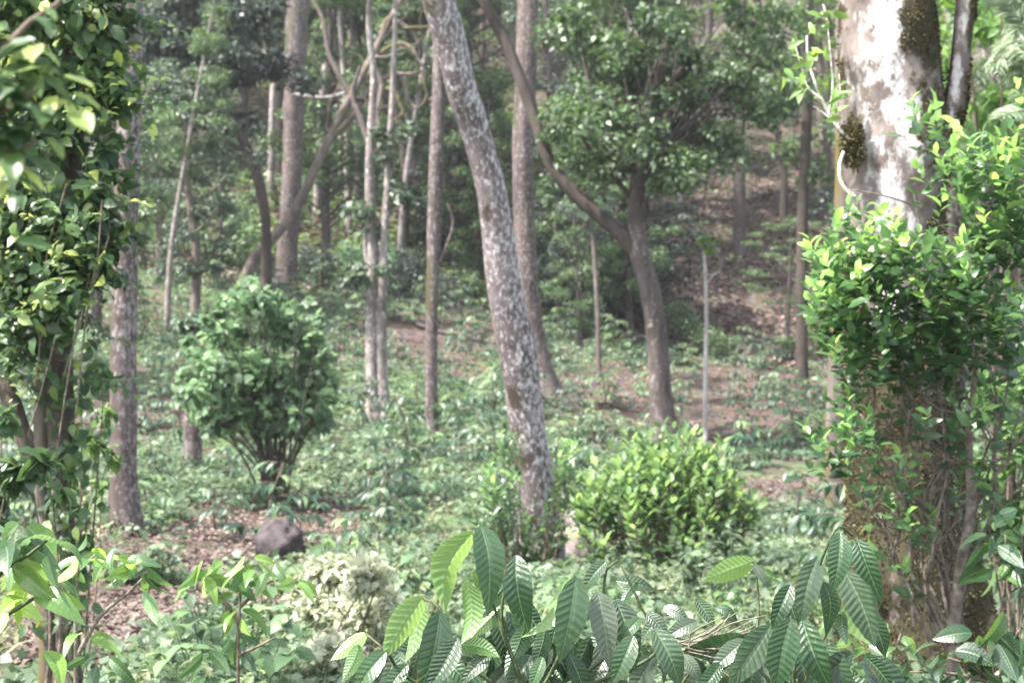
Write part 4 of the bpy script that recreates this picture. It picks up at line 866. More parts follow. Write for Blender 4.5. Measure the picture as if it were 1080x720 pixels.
# ------------------------------------------------------------------ large ribbed coffee leaves up close
def big_leaf(base, tip, wratio, roll, bend, flip, tone, seed, nu=60, nv=14):
    """A ribbed leaf: corrugated between some eleven pairs of side veins, folded along the midrib, with a drawn out tip."""
    r_ = np.random.default_rng(seed)
    base = np.asarray(base, float); tip = np.asarray(tip, float)
    L = np.linalg.norm(tip - base); D = (tip - base) / L
    toward = unit(np.array([0, -1, 0]) + UP * .55)
    N = unit(toward - D * (toward @ D)); Sx = np.cross(D, N)
    c, s = math.cos(roll), math.sin(roll)
    N, Sx = N * c + Sx * s, Sx * c - N * s
    if flip: N, Sx = -N, -Sx
    u = np.linspace(0, 1, nu)[:, None]; v = np.linspace(-1, 1, nv + 1)[None]
    wid = (np.sin(np.pi * np.clip(u, 0, 1) ** .82) ** .75) * (1 - .25 * u) * 1.08
    wid = np.where(u > .86, wid * (1 - .35 * ((u - .86) / .14)), wid) + .012
    W = L * wratio * .5
    nrib = r_.integers(10, 13)
    ph = (u * 1.03 - .16 * np.abs(v) * (1 - .3 * u)) * nrib * 2 * np.pi
    rib = np.cos(ph); 
    rib_k = r_.uniform(.6, 1.25); amp = .0020 * rib_k * L / .14 * np.clip(np.abs(v) * 3.2, 0, 1) * np.clip((1.02 - np.abs(v)) * 3, .35, 1) * np.clip(u * 8, 0, 1) * np.clip((1 - u) * 6, 0, 1)
    vein = np.clip((-rib - .72) / .28, 0, 1) * np.clip(np.abs(v) * 5, 0, 1) * np.clip((1.05 - np.abs(v)) * 3, 0, 1)
    edge = 1 + .025 * np.sin(u * 34 + r_.random() * 6) * (np.abs(v) > .9)
    across = v * wid * W * edge
    fold = r_.uniform(.10, .30)
    lift = np.abs(v) ** 1.25 * wid * W * fold * 1.0 - .10 * W * np.exp(-(v / .09) ** 2) * wid + amp * rib * .95
    lift = lift + r_.uniform(-.2, .2) * L * .10 * np.sin(u * 3.0) * v + .015 * L * np.sin(u * 5 + r_.random() * 6)
    # arch: rises off the stalk, then hangs
    arch = bend * L * (np.sin(np.pi * u) * .9)
    sidew = r_.normal() * .035 * L * np.sin(np.pi * u)
    p = base + D * (u * L)[..., None] + Sx * (across + sidew)[..., None] + N * (lift + arch)[..., None]
    p = p - UP * (r_.uniform(0, .22) * L * u ** 2.4)[..., None] + Sx * (r_.normal() * .05 * L * u ** 2)[..., None]
    i = np.arange(nu - 1)[:, None] * (nv + 1) + np.arange(nv)[None]
    q = np.stack([i, i + 1, i + nv + 2, i + nv + 1], -1).reshape(-1, 4)
    uv = np.stack([np.broadcast_to(u, p.shape[:2]), np.broadcast_to(v, p.shape[:2])], -1).reshape(-1, 2)
    return p.reshape(-1, 3), q, uv, vein.reshape(-1)
def coffee_shrub(label, base_px, Y, specs, twigs, filler, seed0):
    b = on_ground(base_px, Y); root = thing('coffee_shrub', b, label, 'shrub'); o = np.array(root.location)
    r_ = np.random.default_rng(seed0)
    gs = Geo()
    hub = at(base_px, 745, Y + .02)
    v, f, _ = tube([b - UP * .05, (b + hub) / 2 + np.array([.03, 0, 0]), hub], [.016, .014, .011], 10, .05, .1, 1); gs.add(v, f)
    for tw in twigs:
        p = np.array([at(a, c, Y + dd) for a, c, dd in tw]); p = np.vstack([hub, p])
        v, f, _ = tube(p, np.linspace(.0042, .0018, len(p)), 8, .02, .1, 3); gs.add(v, f)
    link('stem', gs.mesh('stem', M['green_twig'], o), root)
    for k, sp in enumerate(specs):
        bx, by, tx, ty, w, tone, flip = sp[:7]
        dz = sp[7] if len(sp) > 7 else r_.uniform(-.16, .16)
        tx, ty, w = bx + (tx - bx) * 1.0, by + (ty - by) * 1.0, w * .92
        lp = math.hypot(tx - bx, ty - by)
        tilt = r_.uniform(-.3, .3) * lp / F * Y
        B = at(bx, by, Y + dz); T = at(tx, ty, Y + dz - abs(tilt) * .8)
        tr = .42; ratio = min(1, (w / lp) / tr)
        roll = math.acos(ratio) * r_.choice([-1, 1]) * .85
        p, q, uv, vein = big_leaf(B, T, tr * 1.04, roll, r_.uniform(.05, .22), flip, tone, seed0 * 1000 + k)
        dust = r_.random() ** 4 * .35 + (.6 if 610 < bx < 740 and not flip else 0) * r_.random() ** 1.5
        g = Geo().add(p, [q], uv=uv, rnd=np.full(len(p), tone) + r_.normal() * .07, vein=vein, dust=np.full(len(p), dust))
        # petiole back to the twig
        pe = B + np.array([r_.normal() * .004, .012, -.004])
        v, f, _ = tube([B + unit(T - B) * .004, pe], [.0016, .0018], 6, .01); g.add(v, f, rnd=.4)
        link('leaf', g.mesh('leaf', M['coffee'], o, uv=True), root)
    g = Geo()
    for k in range(len(filler)):
        px, py, dd = filler[k]
        B = at(px, py, Y + dd); a = r_.uniform(.3, 2.84); l = r_.uniform(.09, .16)
        T = B + np.array([math.cos(a) * l * .8, r_.uniform(-.05, .03), -abs(math.sin(a)) * l * .8])
        p, q, uv, vein = big_leaf(B, T, .42, r_.normal() * .6, .08, False, 0, seed0 * 77 + k)
        g.add(p, [q], uv=uv, rnd=np.full(len(p), r_.uniform(0, .55)), vein=vein, dust=np.full(len(p), r_.random() ** 3 * .6))
    if filler: 
        fo = link('foliage', g.mesh('foliage', M['coffee'], o, uv=True), root)
    return root
# base px, base py, tip px, tip py, width px, tone, underside shown
LA = [(506, 554, 516, 634, 34, .45, 0, -.10), (499, 560, 468, 640, 24, .9, 1, -.02), (544, 585, 557, 657, 38, .25, 0, -.05), (492, 612, 486, 675, 24, .8, 1, -.02), (447, 629, 404, 692, 22, .95, 1, -.05), (443, 632, 427, 692, 20, 1.0, 1, .0), (464, 644, 437, 724, 32, .3, 0, -.10), (482, 672, 455, 730, 30, .2, 0, -.12),
      (601, 607, 551, 667, 22, .85, 1, -.06), (608, 608, 597, 692, 36, .5, 0, -.12), (630, 623, 638, 692, 36, .3, 0, -.10), (554, 660, 531, 703, 30, .4, 1, .05), (387, 668, 348, 692, 20, .9, 1, .0), (379, 679, 359, 716, 22, .75, 1, -.04), (407, 687, 370, 728, 26, .5, 0, -.06), (532, 618, 507, 650, 26, .3, 1, .06),
      (530, 640, 497, 668, 30, .8, 1, .08), (639, 592, 614, 620, 22, .6, 0, .0), (518, 690, 484, 716, 28, .25, 0, -.02), (575, 662, 558, 703, 28, .35, 1, .05), (486, 680, 527, 692, 16, .75, 1, -.05), (572, 692, 560, 726, 22, .55, 0, -.06), (650, 632, 670, 697, 36, .2, 0, -.04), (690, 662, 719, 722, 34, .35, 0, -.12), (682, 646, 706, 674, 26, .15, 0, .0), (676, 651, 653, 678, 22, .5, 0, -.08), (668, 670, 645, 722, 32, .4, 0, -.12), (672, 612, 655, 634, 20, .4, 1, .05),
      (690, 690, 660, 735, 34, .2, 0, .05), (720, 690, 740, 718, 22, .2, 0, -.05), (612, 640, 590, 690, 30, .15, 0, .14), (560, 690, 530, 730, 30, .3, 0, .05), (520, 650, 540, 700, 32, .3, 0, .12), (470, 690, 500, 730, 28, .45, 0, .0), (430, 700, 400, 735, 28, .5, 0, -.02), (600, 690, 620, 735, 32, .2, 0, -.02), (640, 690, 618, 730, 30, .15, 0, .06), (500, 600, 520, 640, 24, .85, 1, .1), (650, 612, 690, 618, 18, .3, 0, .1), (545, 630, 575, 668, 26, .2, 0, .12), (700, 640, 730, 655, 20, .3, 0, .1), (476, 590, 470, 640, 18, .9, 1, .12)]
LB = [(796, 591, 743, 614, 18, .95, 1, .05), (795, 594, 806, 616, 20, .3, 0, .0), (886, 561, 876, 620, 32, .45, 0, -.10), (862, 588, 846, 650, 30, .2, 0, -.03), (834, 616, 815, 660, 26, .15, 0, .05), (834, 651, 820, 728, 36, .5, 0, -.14), (846, 654, 877, 722, 28, .4, 0, -.10), (868, 613, 874, 660, 26, .2, 0, -.02), (890, 600, 920, 678, 32, .3, 0, -.04), (904, 568, 931, 625, 22, .35, 0, .05), (882, 620, 915, 678, 26, .85, 1, .04), (888, 645, 893, 676, 20, .4, 1, .02), (812, 660, 765, 720, 32, .5, 0, -.10), (790, 676, 720, 684, 22, .35, 0, .05), (786, 674, 751, 710, 22, .3, 0, .0), (840, 670, 851, 728, 30, .15, 0, .03), (898, 569, 912, 592, 18, .9, 1, .06), (734, 630, 752, 662, 22, .55, 0, .1), (700, 652, 672, 670, 20, .3, 0, .1), (735, 655, 700, 672, 22, .2, 0, .06), (870, 680, 900, 735, 28, .3, 0, .1), (800, 690, 790, 735, 32, .15, 0, .02), (760, 700, 735, 735, 30, .3, 0, -.05), (830, 625, 850, 670, 28, .1, 0, .12), (776, 640, 750, 668, 18, .7, 1, .12), (905, 640, 930, 690, 24, .3, 0, .12), (755, 640, 780, 655, 18, .4, 0, .12)]
Yc = 3.0
coffee_shrub('big coffee shrub whose tallest leaf cluster rises before the leaning lichen trunk', 560, Yc, LA,
             [[(540, 690, 0), (515, 620, .02), (506, 552, -.08)], [(530, 660, 0), (534, 600, 0), (520, 560, 0)], [(480, 690, 0), (464, 642, -.05), (440, 628, 0)], [(440, 720, 0), (407, 686, -.04), (385, 667, 0)], [(590, 690, .02), (600, 640, 0), (606, 606, -.06)], [(640, 690, 0), (636, 640, 0), (640, 600, 0), (652, 590, .02)], [(690, 690, 0), (676, 640, 0), (655, 596, 0)], [(720, 720, 0), (700, 670, 0), (690, 655, 0)]],
             [(rng.uniform(400, 740), rng.uniform(665, 725), rng.uniform(.08, .25)) for k in range(64)] + [(rng.uniform(480, 680), rng.uniform(635, 670), rng.uniform(.08, .22)) for k in range(14)], 3)
coffee_shrub('coffee shrub with drooping ribbed leaves before the stems of the glossy shrub', 838, Yc, LB,
             [[(838, 700, 0), (850, 640, 0), (880, 560, -.05), (900, 565, .05)], [(836, 690, 0), (834, 650, -.08)], [(800, 700, 0), (800, 640, .05), (797, 590, .05)], [(860, 690, 0), (885, 640, 0), (888, 600, 0)], [(780, 720, 0), (740, 690, .05), (720, 680, .05)]],
             [(rng.uniform(760, 920), rng.uniform(680, 730), rng.uniform(.08, .25)) for k in range(38)], 5)
# dry twigs caught between them
g = Geo()
for k in range(13):
    a = at(rng.uniform(690, 740), rng.uniform(672, 690), Yc + rng.uniform(-.02, .05)); e = at(rng.uniform(760, 815), rng.uniform(645, 685), Yc + rng.uniform(-.02, .08))
    v, f, _ = tube([a, (a + e) / 2 + rng.normal(size=3) * .012 - UP * .01, e], [.0014, .0018, .001], 6, .02); g.add(v, f)
b = at(750, 676, Yc)
tag(link('dry_twigs', g.mesh('dry_twigs', M['dry'], b), None, b), 'bundle of dry grey twigs lying across the coffee leaves', 'twigs')

# smaller broad leaved plants close by: stem, branches with leaves
def sprig(name, label, cat, base_px, Y, stems, groups, leafm, L, wr=.3, r0=.006, twig='twig', droop=1.3, group=None, ribbed=True):
    """groups: (px, py, number of leaves, spread px) round a stem end."""
    b = on_ground(base_px, Y); root = thing(name, b, label, cat, group); o = np.array(root.location)
    gs, gl = Geo(), Geo()
    for st in stems:
        p = np.array([at(a, c, Y + (d_ if d_ else 0)) for a, c, d_ in st])
        if st is stems[0]: p = np.vstack([b - UP * .03, p])
        v, f, _ = tube(p, np.linspace(r0, r0 * .4, len(p)), 8, .03, .1, 2); gs.add(v, f)
    for px, py, n, sp, tone in groups:
        c = at(px, py, Y)
        ang = np.arange(n) * 2.4 + rng.random() * 6
        side = np.stack([np.cos(ang), np.sin(ang) * .9, np.zeros(n)], -1)
        D = unit(side + UP * (.25 - droop * rng.uniform(.2, 1.1, n))[:, None])
        N = unit(UP + side * .4 + rng.normal(size=(n, 3)) * .25 + np.array([0, -.3, 0]))
        ll = L * rng.uniform(.7, 1.15, n)
        Pn = c + side * (sp / F * Y * rng.random(n))[:, None] + UP * (rng.normal(size=n) * .02)[:, None]
        if ribbed:
            for i in range(n):
                p, q, uv, vein = big_leaf(Pn[i], Pn[i] + D[i] * ll[i], wr * 2, rng.normal() * .9, rng.uniform(.05, .18), rng.random() < .25, 0, int(rng.integers(1e6)), 34, 10)
                gl.add(p, [q], uv=uv, rnd=np.full(len(p), np.clip(tone + rng.normal() * .2, 0, 1)), vein=vein)
        else:
            leaves(gl, Pn, D, N, ll, ll * wr * .9, TL_BIG, np.clip(tone + rng.normal(size=n) * .15, 0, 1), curl=rng.uniform(.1, .45, n))
    link('stem', gs.mesh('stem', M[twig], o), root); link('foliage', gl.mesh('foliage', M[leafm], o, uv=ribbed), root)
    return root
# finer leaf outline for plants near the camera
uu = np.linspace(0, 1, 9); ww = np.sin(np.pi * uu ** .85) ** .8
tv = []
for k, (a, w_) in enumerate(zip(uu, ww)):
    wv = .05 * math.sin(k * 2.1)
    for s_ in (-1, -.5, 0, .5, 1): tv.append((a, s_ * w_, abs(s_) * .07 * w_ - .02 * (s_ == 0) + wv * abs(s_) * .5))
tf = [[k * 5 + j, k * 5 + j + 1, k * 5 + j + 6, k * 5 + j + 5] for k in range(8) for j in range(4)]
TL_BIG = (np.array(tv), [np.array(tf)])
sprig('coffee_seedling', 'slender coffee seedling on a thin bare stem, leaves spread at its top', 'seedling', 252, 4.6, [[(251, 690, 0), (253, 640, 0), (254, 610, 0), (262, 588, 0)], [(253, 660, 0), (235, 630, 0), (215, 605, .05)], [(253, 640, 0), (285, 612, .1), (305, 612, .05)], [(252, 690, 0), (275, 680, -.1), (290, 672, -.1)]],
      [(215, 605, 7, 12, .75), (235, 598, 6, 12, .6), (265, 596, 9, 14, .7), (285, 610, 5, 10, .45), (310, 614, 4, 6, .9), (250, 640, 6, 10, .8), (248, 668, 5, 10, .3), (215, 702, 4, 10, .2)], 'coffee_light', .095, .19)
sprig('coffee_seedling', 'coffee seedling with shining pale drooping leaves above two bare grey stems', 'seedling', 82, 4.2, [[(80, 690, 0), (80, 630, 0), (84, 600, 0), (100, 585, 0)], [(82, 690, 0), (105, 650, 0), (135, 625, 0), (150, 610, 0)], [(80, 640, 0), (55, 605, 0)]],
      [(95, 586, 8, 16, .7), (120, 590, 8, 14, .65), (148, 602, 7, 12, .6), (60, 600, 6, 14, .8), (30, 600, 5, 14, .6), (88, 668, 4, 10, .7), (105, 690, 4, 14, .3)], 'coffee_light', .095, .18, r0=.007, twig='dry')
sprig('coffee_branch_shrub', 'coffee shrub edge with large backlit yellow green leaves below the climber', 'shrub', -20, 2.7, [[(-20, 700, 0), (-15, 620, 0), (30, 585, 0), (55, 565, 0)], [(-15, 660, 0), (20, 640, 0), (45, 625, 0)], [(-15, 640, 0), (0, 600, 0), (15, 570, 0)]],
      [(25, 566, 4, 14, .55), (50, 575, 3, 8, .3), (5, 590, 4, 14, .85), (30, 622, 4, 12, .9), (0, 640, 4, 12, .95), (45, 690, 2, 6, 1.0), (5, 560, 3, 10, .35)], 'coffee_light', .095, .22, r0=.006, twig='green_twig')
sprig('overhanging_branch', 'blurred leafy branch hanging close before the climber covered tree', 'branch', -60, 1.35, [[(-60, 300, 0), (-40, 180, 0), (0, 120, 0), (40, 95, 0)], [(-40, 200, 0), (0, 55, .02), (60, 5, .05), (80, -30, .06)], [(-30, 170, 0), (10, 160, 0), (40, 150, 0)]],
      [(35, 75, 6, 14, .45), (58, 92, 5, 12, .75), (15, 105, 8, 20, .2), (40, 115, 7, 18, .35), (10, 145, 8, 22, .15), (40, 55, 5, 10, .6), (0, 80, 7, 18, .2), (-5, 180, 8, 20, .5), (10, 40, 5, 14, .2), (-15, 130, 8, 22, .1), (30, 140, 7, 18, .2), (15, 195, 5, 14, .7), (75, 95, 3, 8, .7)], 'ivy', .034, .34, r0=.004, twig='twig', ribbed=False, droop=.8)
for k, (px, Yp, grp, lb) in enumerate(((1050, 4.6, [(1000, 690, 8, 26, .2), (1040, 670, 8, 26, .3), (1075, 660, 7, 26, .35), (1060, 700, 9, 30, .15), (960, 705, 7, 22, .3), (1020, 715, 9, 26, .2)], 'low dark broad leaved shrub beside the forked stem of the glossy shrub'),
                                 (1070, 5.6, [(1060, 560, 6, 20, .4), (1085, 585, 6, 22, .35), (1050, 600, 6, 22, .55), (1080, 540, 5, 16, .3), (1045, 570, 5, 18, .4), (1090, 620, 6, 22, .3)], 'broad leaved shrub with grey green leaves beside the thin stems'),
                                 (935, 5.4, [(925, 690, 9, 22, .6), (905, 670, 6, 18, .7), (950, 665, 6, 18, .65), (900, 710, 8, 22, .6), (940, 715, 7, 18, .5)], 'low light green plant between the ribbed leaves and the glossy shrub'))):
    sprig('low_shrub', lb, 'shrub', px, Yp, [[(px, 700, 0)]] + [[(px, 720, 0), ((px + g_[0]) / 2, (715 + g_[1]) / 2, 0), (g_[0], g_[1] + 3, 0)] for g_ in grp], grp, 'coffee' if k < 2 else 'coffee_light', .11 if k < 2 else .07, .25, r0=.006)

# ------------------------------------------------------------------ young coffee plants on the slope
LAND = [('the climber covered tree', 60, 520), ('the pinkish brown trunk', 130, 520), ('the short brown trunk', 203, 490), ('the broad leaved bush', 275, 440), ('the dark rock', 296, 568), ('the pale twin trunk', 399, 420), ('the slim grey trunk', 455, 440),
        ('the leaning lichen trunk', 565, 480), ('the upright reddish trunk', 572, 400), ('the boulder', 602, 582), ('the forked dark tree', 700, 450), ('the whitish sapling', 744, 420), ('the yellow green bush', 705, 540), ('the stout dark trunk', 850, 385), ('the mossy tree', 950, 470), ('the dark brown trunk', 302, 310), ('the whitish shrub', 372, 610), ('the coffee seedling', 252, 640)]
HIGH = [('the arching grey crowned tree', 235, 120), ('the dark brown trunk', 308, 120), ('the twisted pale tree', 400, 90), ('the slim grey trunk', 460, 150), ('the upright reddish trunk', 553, 150), ('the forked dark tree', 680, 150), ('the slender hillside trunk', 780, 150), ('the thin dark hillside trunk', 815, 200), ('the mossy tree', 945, 80), ('the climber covered tree', 70, 150), ('the pale twin trunk', 400, 260), ('the whitish sapling', 744, 300), ('the broad leaved bush', 270, 310), ('the stout dark trunk', 850, 330), ('the pinkish brown trunk', 135, 200)]
ORD = ['nearest', 'second nearest', 'third nearest', 'fourth nearest', 'fifth nearest', 'sixth nearest', 'seventh nearest', 'eighth nearest', 'ninth nearest', 'tenth nearest', 'eleventh nearest', 'twelfth nearest', 'thirteenth nearest', 'fourteenth nearest', 'fifteenth nearest', 'sixteenth nearest', 'seventeenth nearest', 'eighteenth nearest', 'nineteenth nearest', 'twentieth nearest'] + ['far down the row %s' % w for w in 'a b c d e f g h i j k l m n o p q r s t'.split()]
def name_by_landmarks(objs, look, marks, cat, group):
    """Give every copy a label of its own: its look, the landmark it shows next to, on which side, and how near."""
    rows = {}
    for o_, lk_ in zip(objs, look):
        h = 0.4
        px, py = proj(np.array(o_.location) + UP * h * o_.scale[2])
        d = [(math.hypot((px - mx) , (py - my) * 1.3), m) for m, mx, my in marks]
        dist, m = min(d); mx, my = [(a, b_) for n_, a, b_ in marks if n_ == m][0]
        side = ('left of' if px < mx else 'right of') if abs(px - mx) > abs(py - my) * .8 else ('uphill of' if py < my else 'downhill of')
        rows.setdefault((lk_, m, side), []).append((dist, o_))
    for (lk_, m, side), v in rows.items():
        v.sort(key=lambda t: t[0])
        for k, (_, o_) in enumerate(v):
            n_ = '' if len(v) == 1 else ', %s to it' % ORD[k]
            tag(o_, f'{lk_} {side} {m}{n_}', cat, group)
def small_coffee(seed, h, nl, dense, L=.13, m='coffee_small'):
    r_ = np.random.default_rng(seed)
    root = bpy.data.objects.new('young_coffee_shrub', None); COL.objects.link(root)
    gs, gl = Geo(), Geo()
    v, f, _ = tube([(0, 0, -.06), (r_.normal() * .03, r_.normal() * .03, h * .5), (r_.normal() * .05, r_.normal() * .05, h)], [.014, .010, .004], 6, .1); gs.add(v, f)
    for k in range(nl):
        z = h * (.12 + .88 * k / (nl - 1)); ln = (.50 * h + .1) * (1 - .62 * (k / nl)) * r_.uniform(.6, 1.15) * dense
        a = k * 1.9 + r_.normal() * .3
        dr = np.array([math.cos(a), math.sin(a), .12]); tip = np.array([0, 0, z]) + dr * ln - UP * .10 * ln
        v, f, _ = tube([(0, 0, z), np.array([0, 0, z]) + dr * ln * .5, tip], [.005, .004, .002], 4, .1); gs.add(v, f)
        m_ = max(3, int(ln / .055)); t = np.linspace(.25, 1, m_)
        for sg in (-1, 1):
            side = np.array([-dr[1], dr[0], 0]) * sg
            D = unit(side * .8 + dr * .55 + UP * r_.uniform(-.75, -.05, (m_, 1)) + r_.normal(size=(m_, 3)) * .2)
            ll = L * r_.uniform(.7, 1.2, m_)
            leaves(gl, np.array([0, 0, z]) + (tip - np.array([0, 0, z])) * t[:, None], D, UP + r_.normal(size=(m_, 3)) * .25, ll, ll * .2, TL_MID, np.clip(r_.beta(1.5, 2.6, m_) + .25 * (k > nl - 4), 0, 1), curl=r_.uniform(.05, .4, m_))
    link('stem', gs.mesh('stem', M['twig']), root); link('foliage', gl.mesh('foliage', M[m]), root)
    return root
protos = [small_coffee(101, .75, 13, 1.0), small_coffee(102, .55, 11, 1.15), small_coffee(103, .95, 15, .9), small_coffee(104, .4, 8, 1.2, .12), small_coffee(105, .6, 10, 1.1, .14, 'bush')]
LOOK = ['bushy coffee shrub', 'spreading coffee shrub', 'tall coffee shrub', 'small coffee seedling', 'matte green coffee shrub']
# planted rows follow the contour; a little jitter, more of them in the thick patch left of the middle
spots = []
for Yr in np.arange(10.5, 37, 1.25):
    for px in np.arange(-60, 1150, 1662 * (1.05 if Yr < 24 else 1.25) / Yr):
        px_, Y_ = px + rng.normal() * 22 * 14 / Yr, Yr + rng.normal() * .35
        x_ = (px_ - 540) / F * Y_
        py = 360 - gz(x_, Y_) / Y_ * F
        keep = .85
        if 180 < px_ < 520 and 440 < py < 570: keep = .98
        if py > 585: keep = .30
        if px_ > 610 and 400 < py < 480: keep = .6
        if 590 < px_ < 880 and py > 480: keep = .35
        if abs(px_ - 574) < 45 and 11 < Y_ < 13.6: keep = 0
        if abs(px_ - 705) < 110 and 10.6 < Y_ < 13: keep = 0
        if abs(px_ - 275) < 60 and 16 < Y_ < 18: keep = .3
        if abs(px_ - 297) < 48 and 11.5 < Y_ < 14.2 or abs(px_ - 606) < 34 and 11.3 < Y_ < 14.2: keep = 0
        if rng.random() < keep: spots.append((x_, Y_))
spots = spots[:290]
objs, look = [], []
for k, (x_, Y_) in enumerate(spots):
    i = int(rng.choice(5, p=[.27, .25, .13, .2, .15]))
    s_ = rng.uniform(.7, 1.25)
    loc = (x_, Y_, gz(x_, Y_) - .02); rz = rng.uniform(0, 6.28)
    objs.append(dup(protos[i], loc, rz, (s_, s_, s_ * rng.uniform(.8, 1.1)))); look.append(LOOK[i])
for p in protos:
    for c in list(p.children): bpy.data.objects.remove(c)
    bpy.data.objects.remove(p)
name_by_landmarks(weed_objs, weed_look, LAND, 'weed', 'weedy plants of the clearing')
name_by_landmarks(objs, look, LAND, 'shrub', 'young coffee shrubs planted on the slope')

for px, py_, Yf, ln, th, rr, lb in ((345, 320, 35.5, 3.2, .1, .07, 'long fallen log lying at the top of the green slope'), (805, 300, 52, 3.4, .9, .07, 'pale fallen branch leaning on the brown hillside'), (500, 365, 33, 2.6, -.2, .05, 'fallen branch on the bare strip beside the leaning lichen trunk'), (655, 428, 26, 1.7, -.15, .028, 'fallen branch lying before the forked dark tree'), (800, 425, 25, 2.0, .25, .04, 'crooked fallen branch on the shaded bare soil'), (235, 585, 12.5, 1.0, .4, .022, 'grey fallen stick on the bare bank near the dark rock'), (170, 640, 8.6, .8, -.5, .016, 'thin fallen stick on the trodden soil by the seedlings'), (470, 490, 19, 1.4, .2, .03, 'short fallen branch among the coffee shrubs of the slope')):
    x_ = (px - 540) / F * Yf
    pts = [np.array([x_ + math.cos(th) * ln * (t - .5) + rng.normal() * .03, Yf + math.sin(th) * ln * (t - .5) + rng.normal() * .05, 0]) for t in np.linspace(0, 1, 6)]
    for p_ in pts: p_[2] = gz(p_[0], p_[1]) + rr * .7 + abs(rng.normal()) * .03
    v, f, nd_ = tube(pts, np.linspace(rr, rr * .35, 6), 9, .1, .2, int(px), 3)
    gf = Geo().add(v, f, **trunk_attrs(v, nd_, 0, 'plain', 2))
    root = thing('fallen_branch', pts[0], lb, 'branch'); o = np.array(root.location)
    link('stem', gf.mesh('stem', M['bark'], o), root)
    a_ = pts[3]; e_ = a_ + np.array([math.cos(th + .8), math.sin(th + .8), .35]) * ln * .25
    v, f, nd_ = tube([a_, (a_ + e_) / 2 + UP * .02, e_], [rr * .5, rr * .4, rr * .2], 7, .1, .2, 5)
    link('twig', Geo().add(v, f, **trunk_attrs(v, nd_, 0, 'plain', 2)).mesh('twig', M['bark_grey'], o), root)

# ------------------------------------------------------------------ forest on the far hillside
def forest_proto(seed, kind):
    r_ = np.random.default_rng(seed)
    root = bpy.data.objects.new({'tall': 'forest_tree', 'round': 'forest_tree', 'low': 'forest_shrub', 'slim': 'slender_forest_tree', 'layer': 'layered_tree'}[kind], None); COL.objects.link(root)
    gb, gl = Geo(), Geo()
    if kind in ('tall', 'round', 'slim', 'layer'):
        H = {'tall': 12, 'round': 8, 'slim': 13, 'layer': 7}[kind] * r_.uniform(.9, 1.1); r0 = {'tall': .20, 'round': .15, 'slim': .11, 'layer': .11}[kind]
        c0 = {'tall': .34, 'round': .18, 'slim': .45, 'layer': .4}[kind] * H
        lean = r_.normal(size=2) * .05 * H
        top = np.array([lean[0], lean[1], H])
        P = [np.array([0, 0, -.4]), np.array([lean[0] * .1 + r_.normal() * .06, lean[1] * .1, H * .25]), np.array([lean[0] * .45 + r_.normal() * .12, lean[1] * .4, H * .55]), top * .97]
        v, f, _ = tube(P, [r0 * 1.15, r0, r0 * .75, r0 * .25], 10, .4, .12, seed, 2, .25); gb.add(v, f)
        ncl = {'tall': 64, 'round': 56, 'slim': 40, 'layer': 26}[kind]; rad = {'tall': 2.3, 'round': 2.2, 'slim': 1.5, 'layer': 2.6}[kind]
        for k in range(ncl):
            z = c0 + (H - c0) * r_.random() ** .9; t = z / H
            prof = math.sin(math.pi * np.clip((z - c0) / (H - c0) * .8 + .14, 0, 1)) ** .7
            a = r_.random() * 6.283; rr = rad * prof * math.sqrt(r_.random()) * r_.uniform(.7, 1.15)
            c = np.array([lean[0] * t + math.cos(a) * rr, lean[1] * t + math.sin(a) * rr, z])
            s = np.array([lean[0] * t * .9, lean[1] * t * .9, max(c0 * .8, z - rr * .7)])
            if k % 2 == 0:
                v, f, _ = tube([s, (s + c) / 2 + r_.normal(size=3) * .12, c], [r0 * .3, r0 * .2, r0 * .06], 5, .4); gb.add(v, f)
            cr = r_.uniform(.35, .75) * (1.25 if kind == 'layer' else 1)
            blob_leaves(gl, c, (cr, cr, cr * (.22 if kind == 'layer' else .6)), 240 if kind != 'layer' else 230, .115 if kind != 'layer' else .09, .36, TL_FAR, .3, .3)
    else:
        for k in range(9):
            a = r_.random() * 6.283; rr = 1.0 * math.sqrt(r_.random()); c = np.array([math.cos(a) * rr, math.sin(a) * rr, r_.uniform(.35, 1.6) * (1.1 - .4 * rr)])
            v, f, _ = tube([(c[0] * .2, c[1] * .2, -.2), c * .6, c], [.03, .02, .008], 5, .3); gb.add(v, f)
            blob_leaves(gl, c, r_.uniform(.35, .6), 200, .11, .36, TL_FAR, .4, .3)
    link('trunk' if kind != 'low' else 'stem', gb.mesh('trunk', M['bark']), root)
    link('crown' if kind != 'low' else 'foliage', gl.mesh('crown', M['forest']), root)
    return root
def recolour(root, leafm, barkm):
    """A sister of a prototype with leaves and bark of another kind."""
    r = root.copy(); COL.objects.link(r)
    for ch in root.children:
        c = ch.copy(); c.data = ch.data.copy(); COL.objects.link(c); c.parent = r
        c.data.materials[0] = M[leafm if ch.name.split('.')[0] in ('crown', 'foliage') else barkm]
    return r
base_p = {'tall': [forest_proto(201, 'tall'), forest_proto(202, 'tall')], 'round': [forest_proto(203, 'round'), forest_proto(204, 'round')], 'slim': [forest_proto(205, 'slim'), forest_proto(206, 'slim')], 'low': [forest_proto(207, 'low'), forest_proto(208, 'low')], 'layer': [forest_proto(209, 'layer')]}
KINDS = []
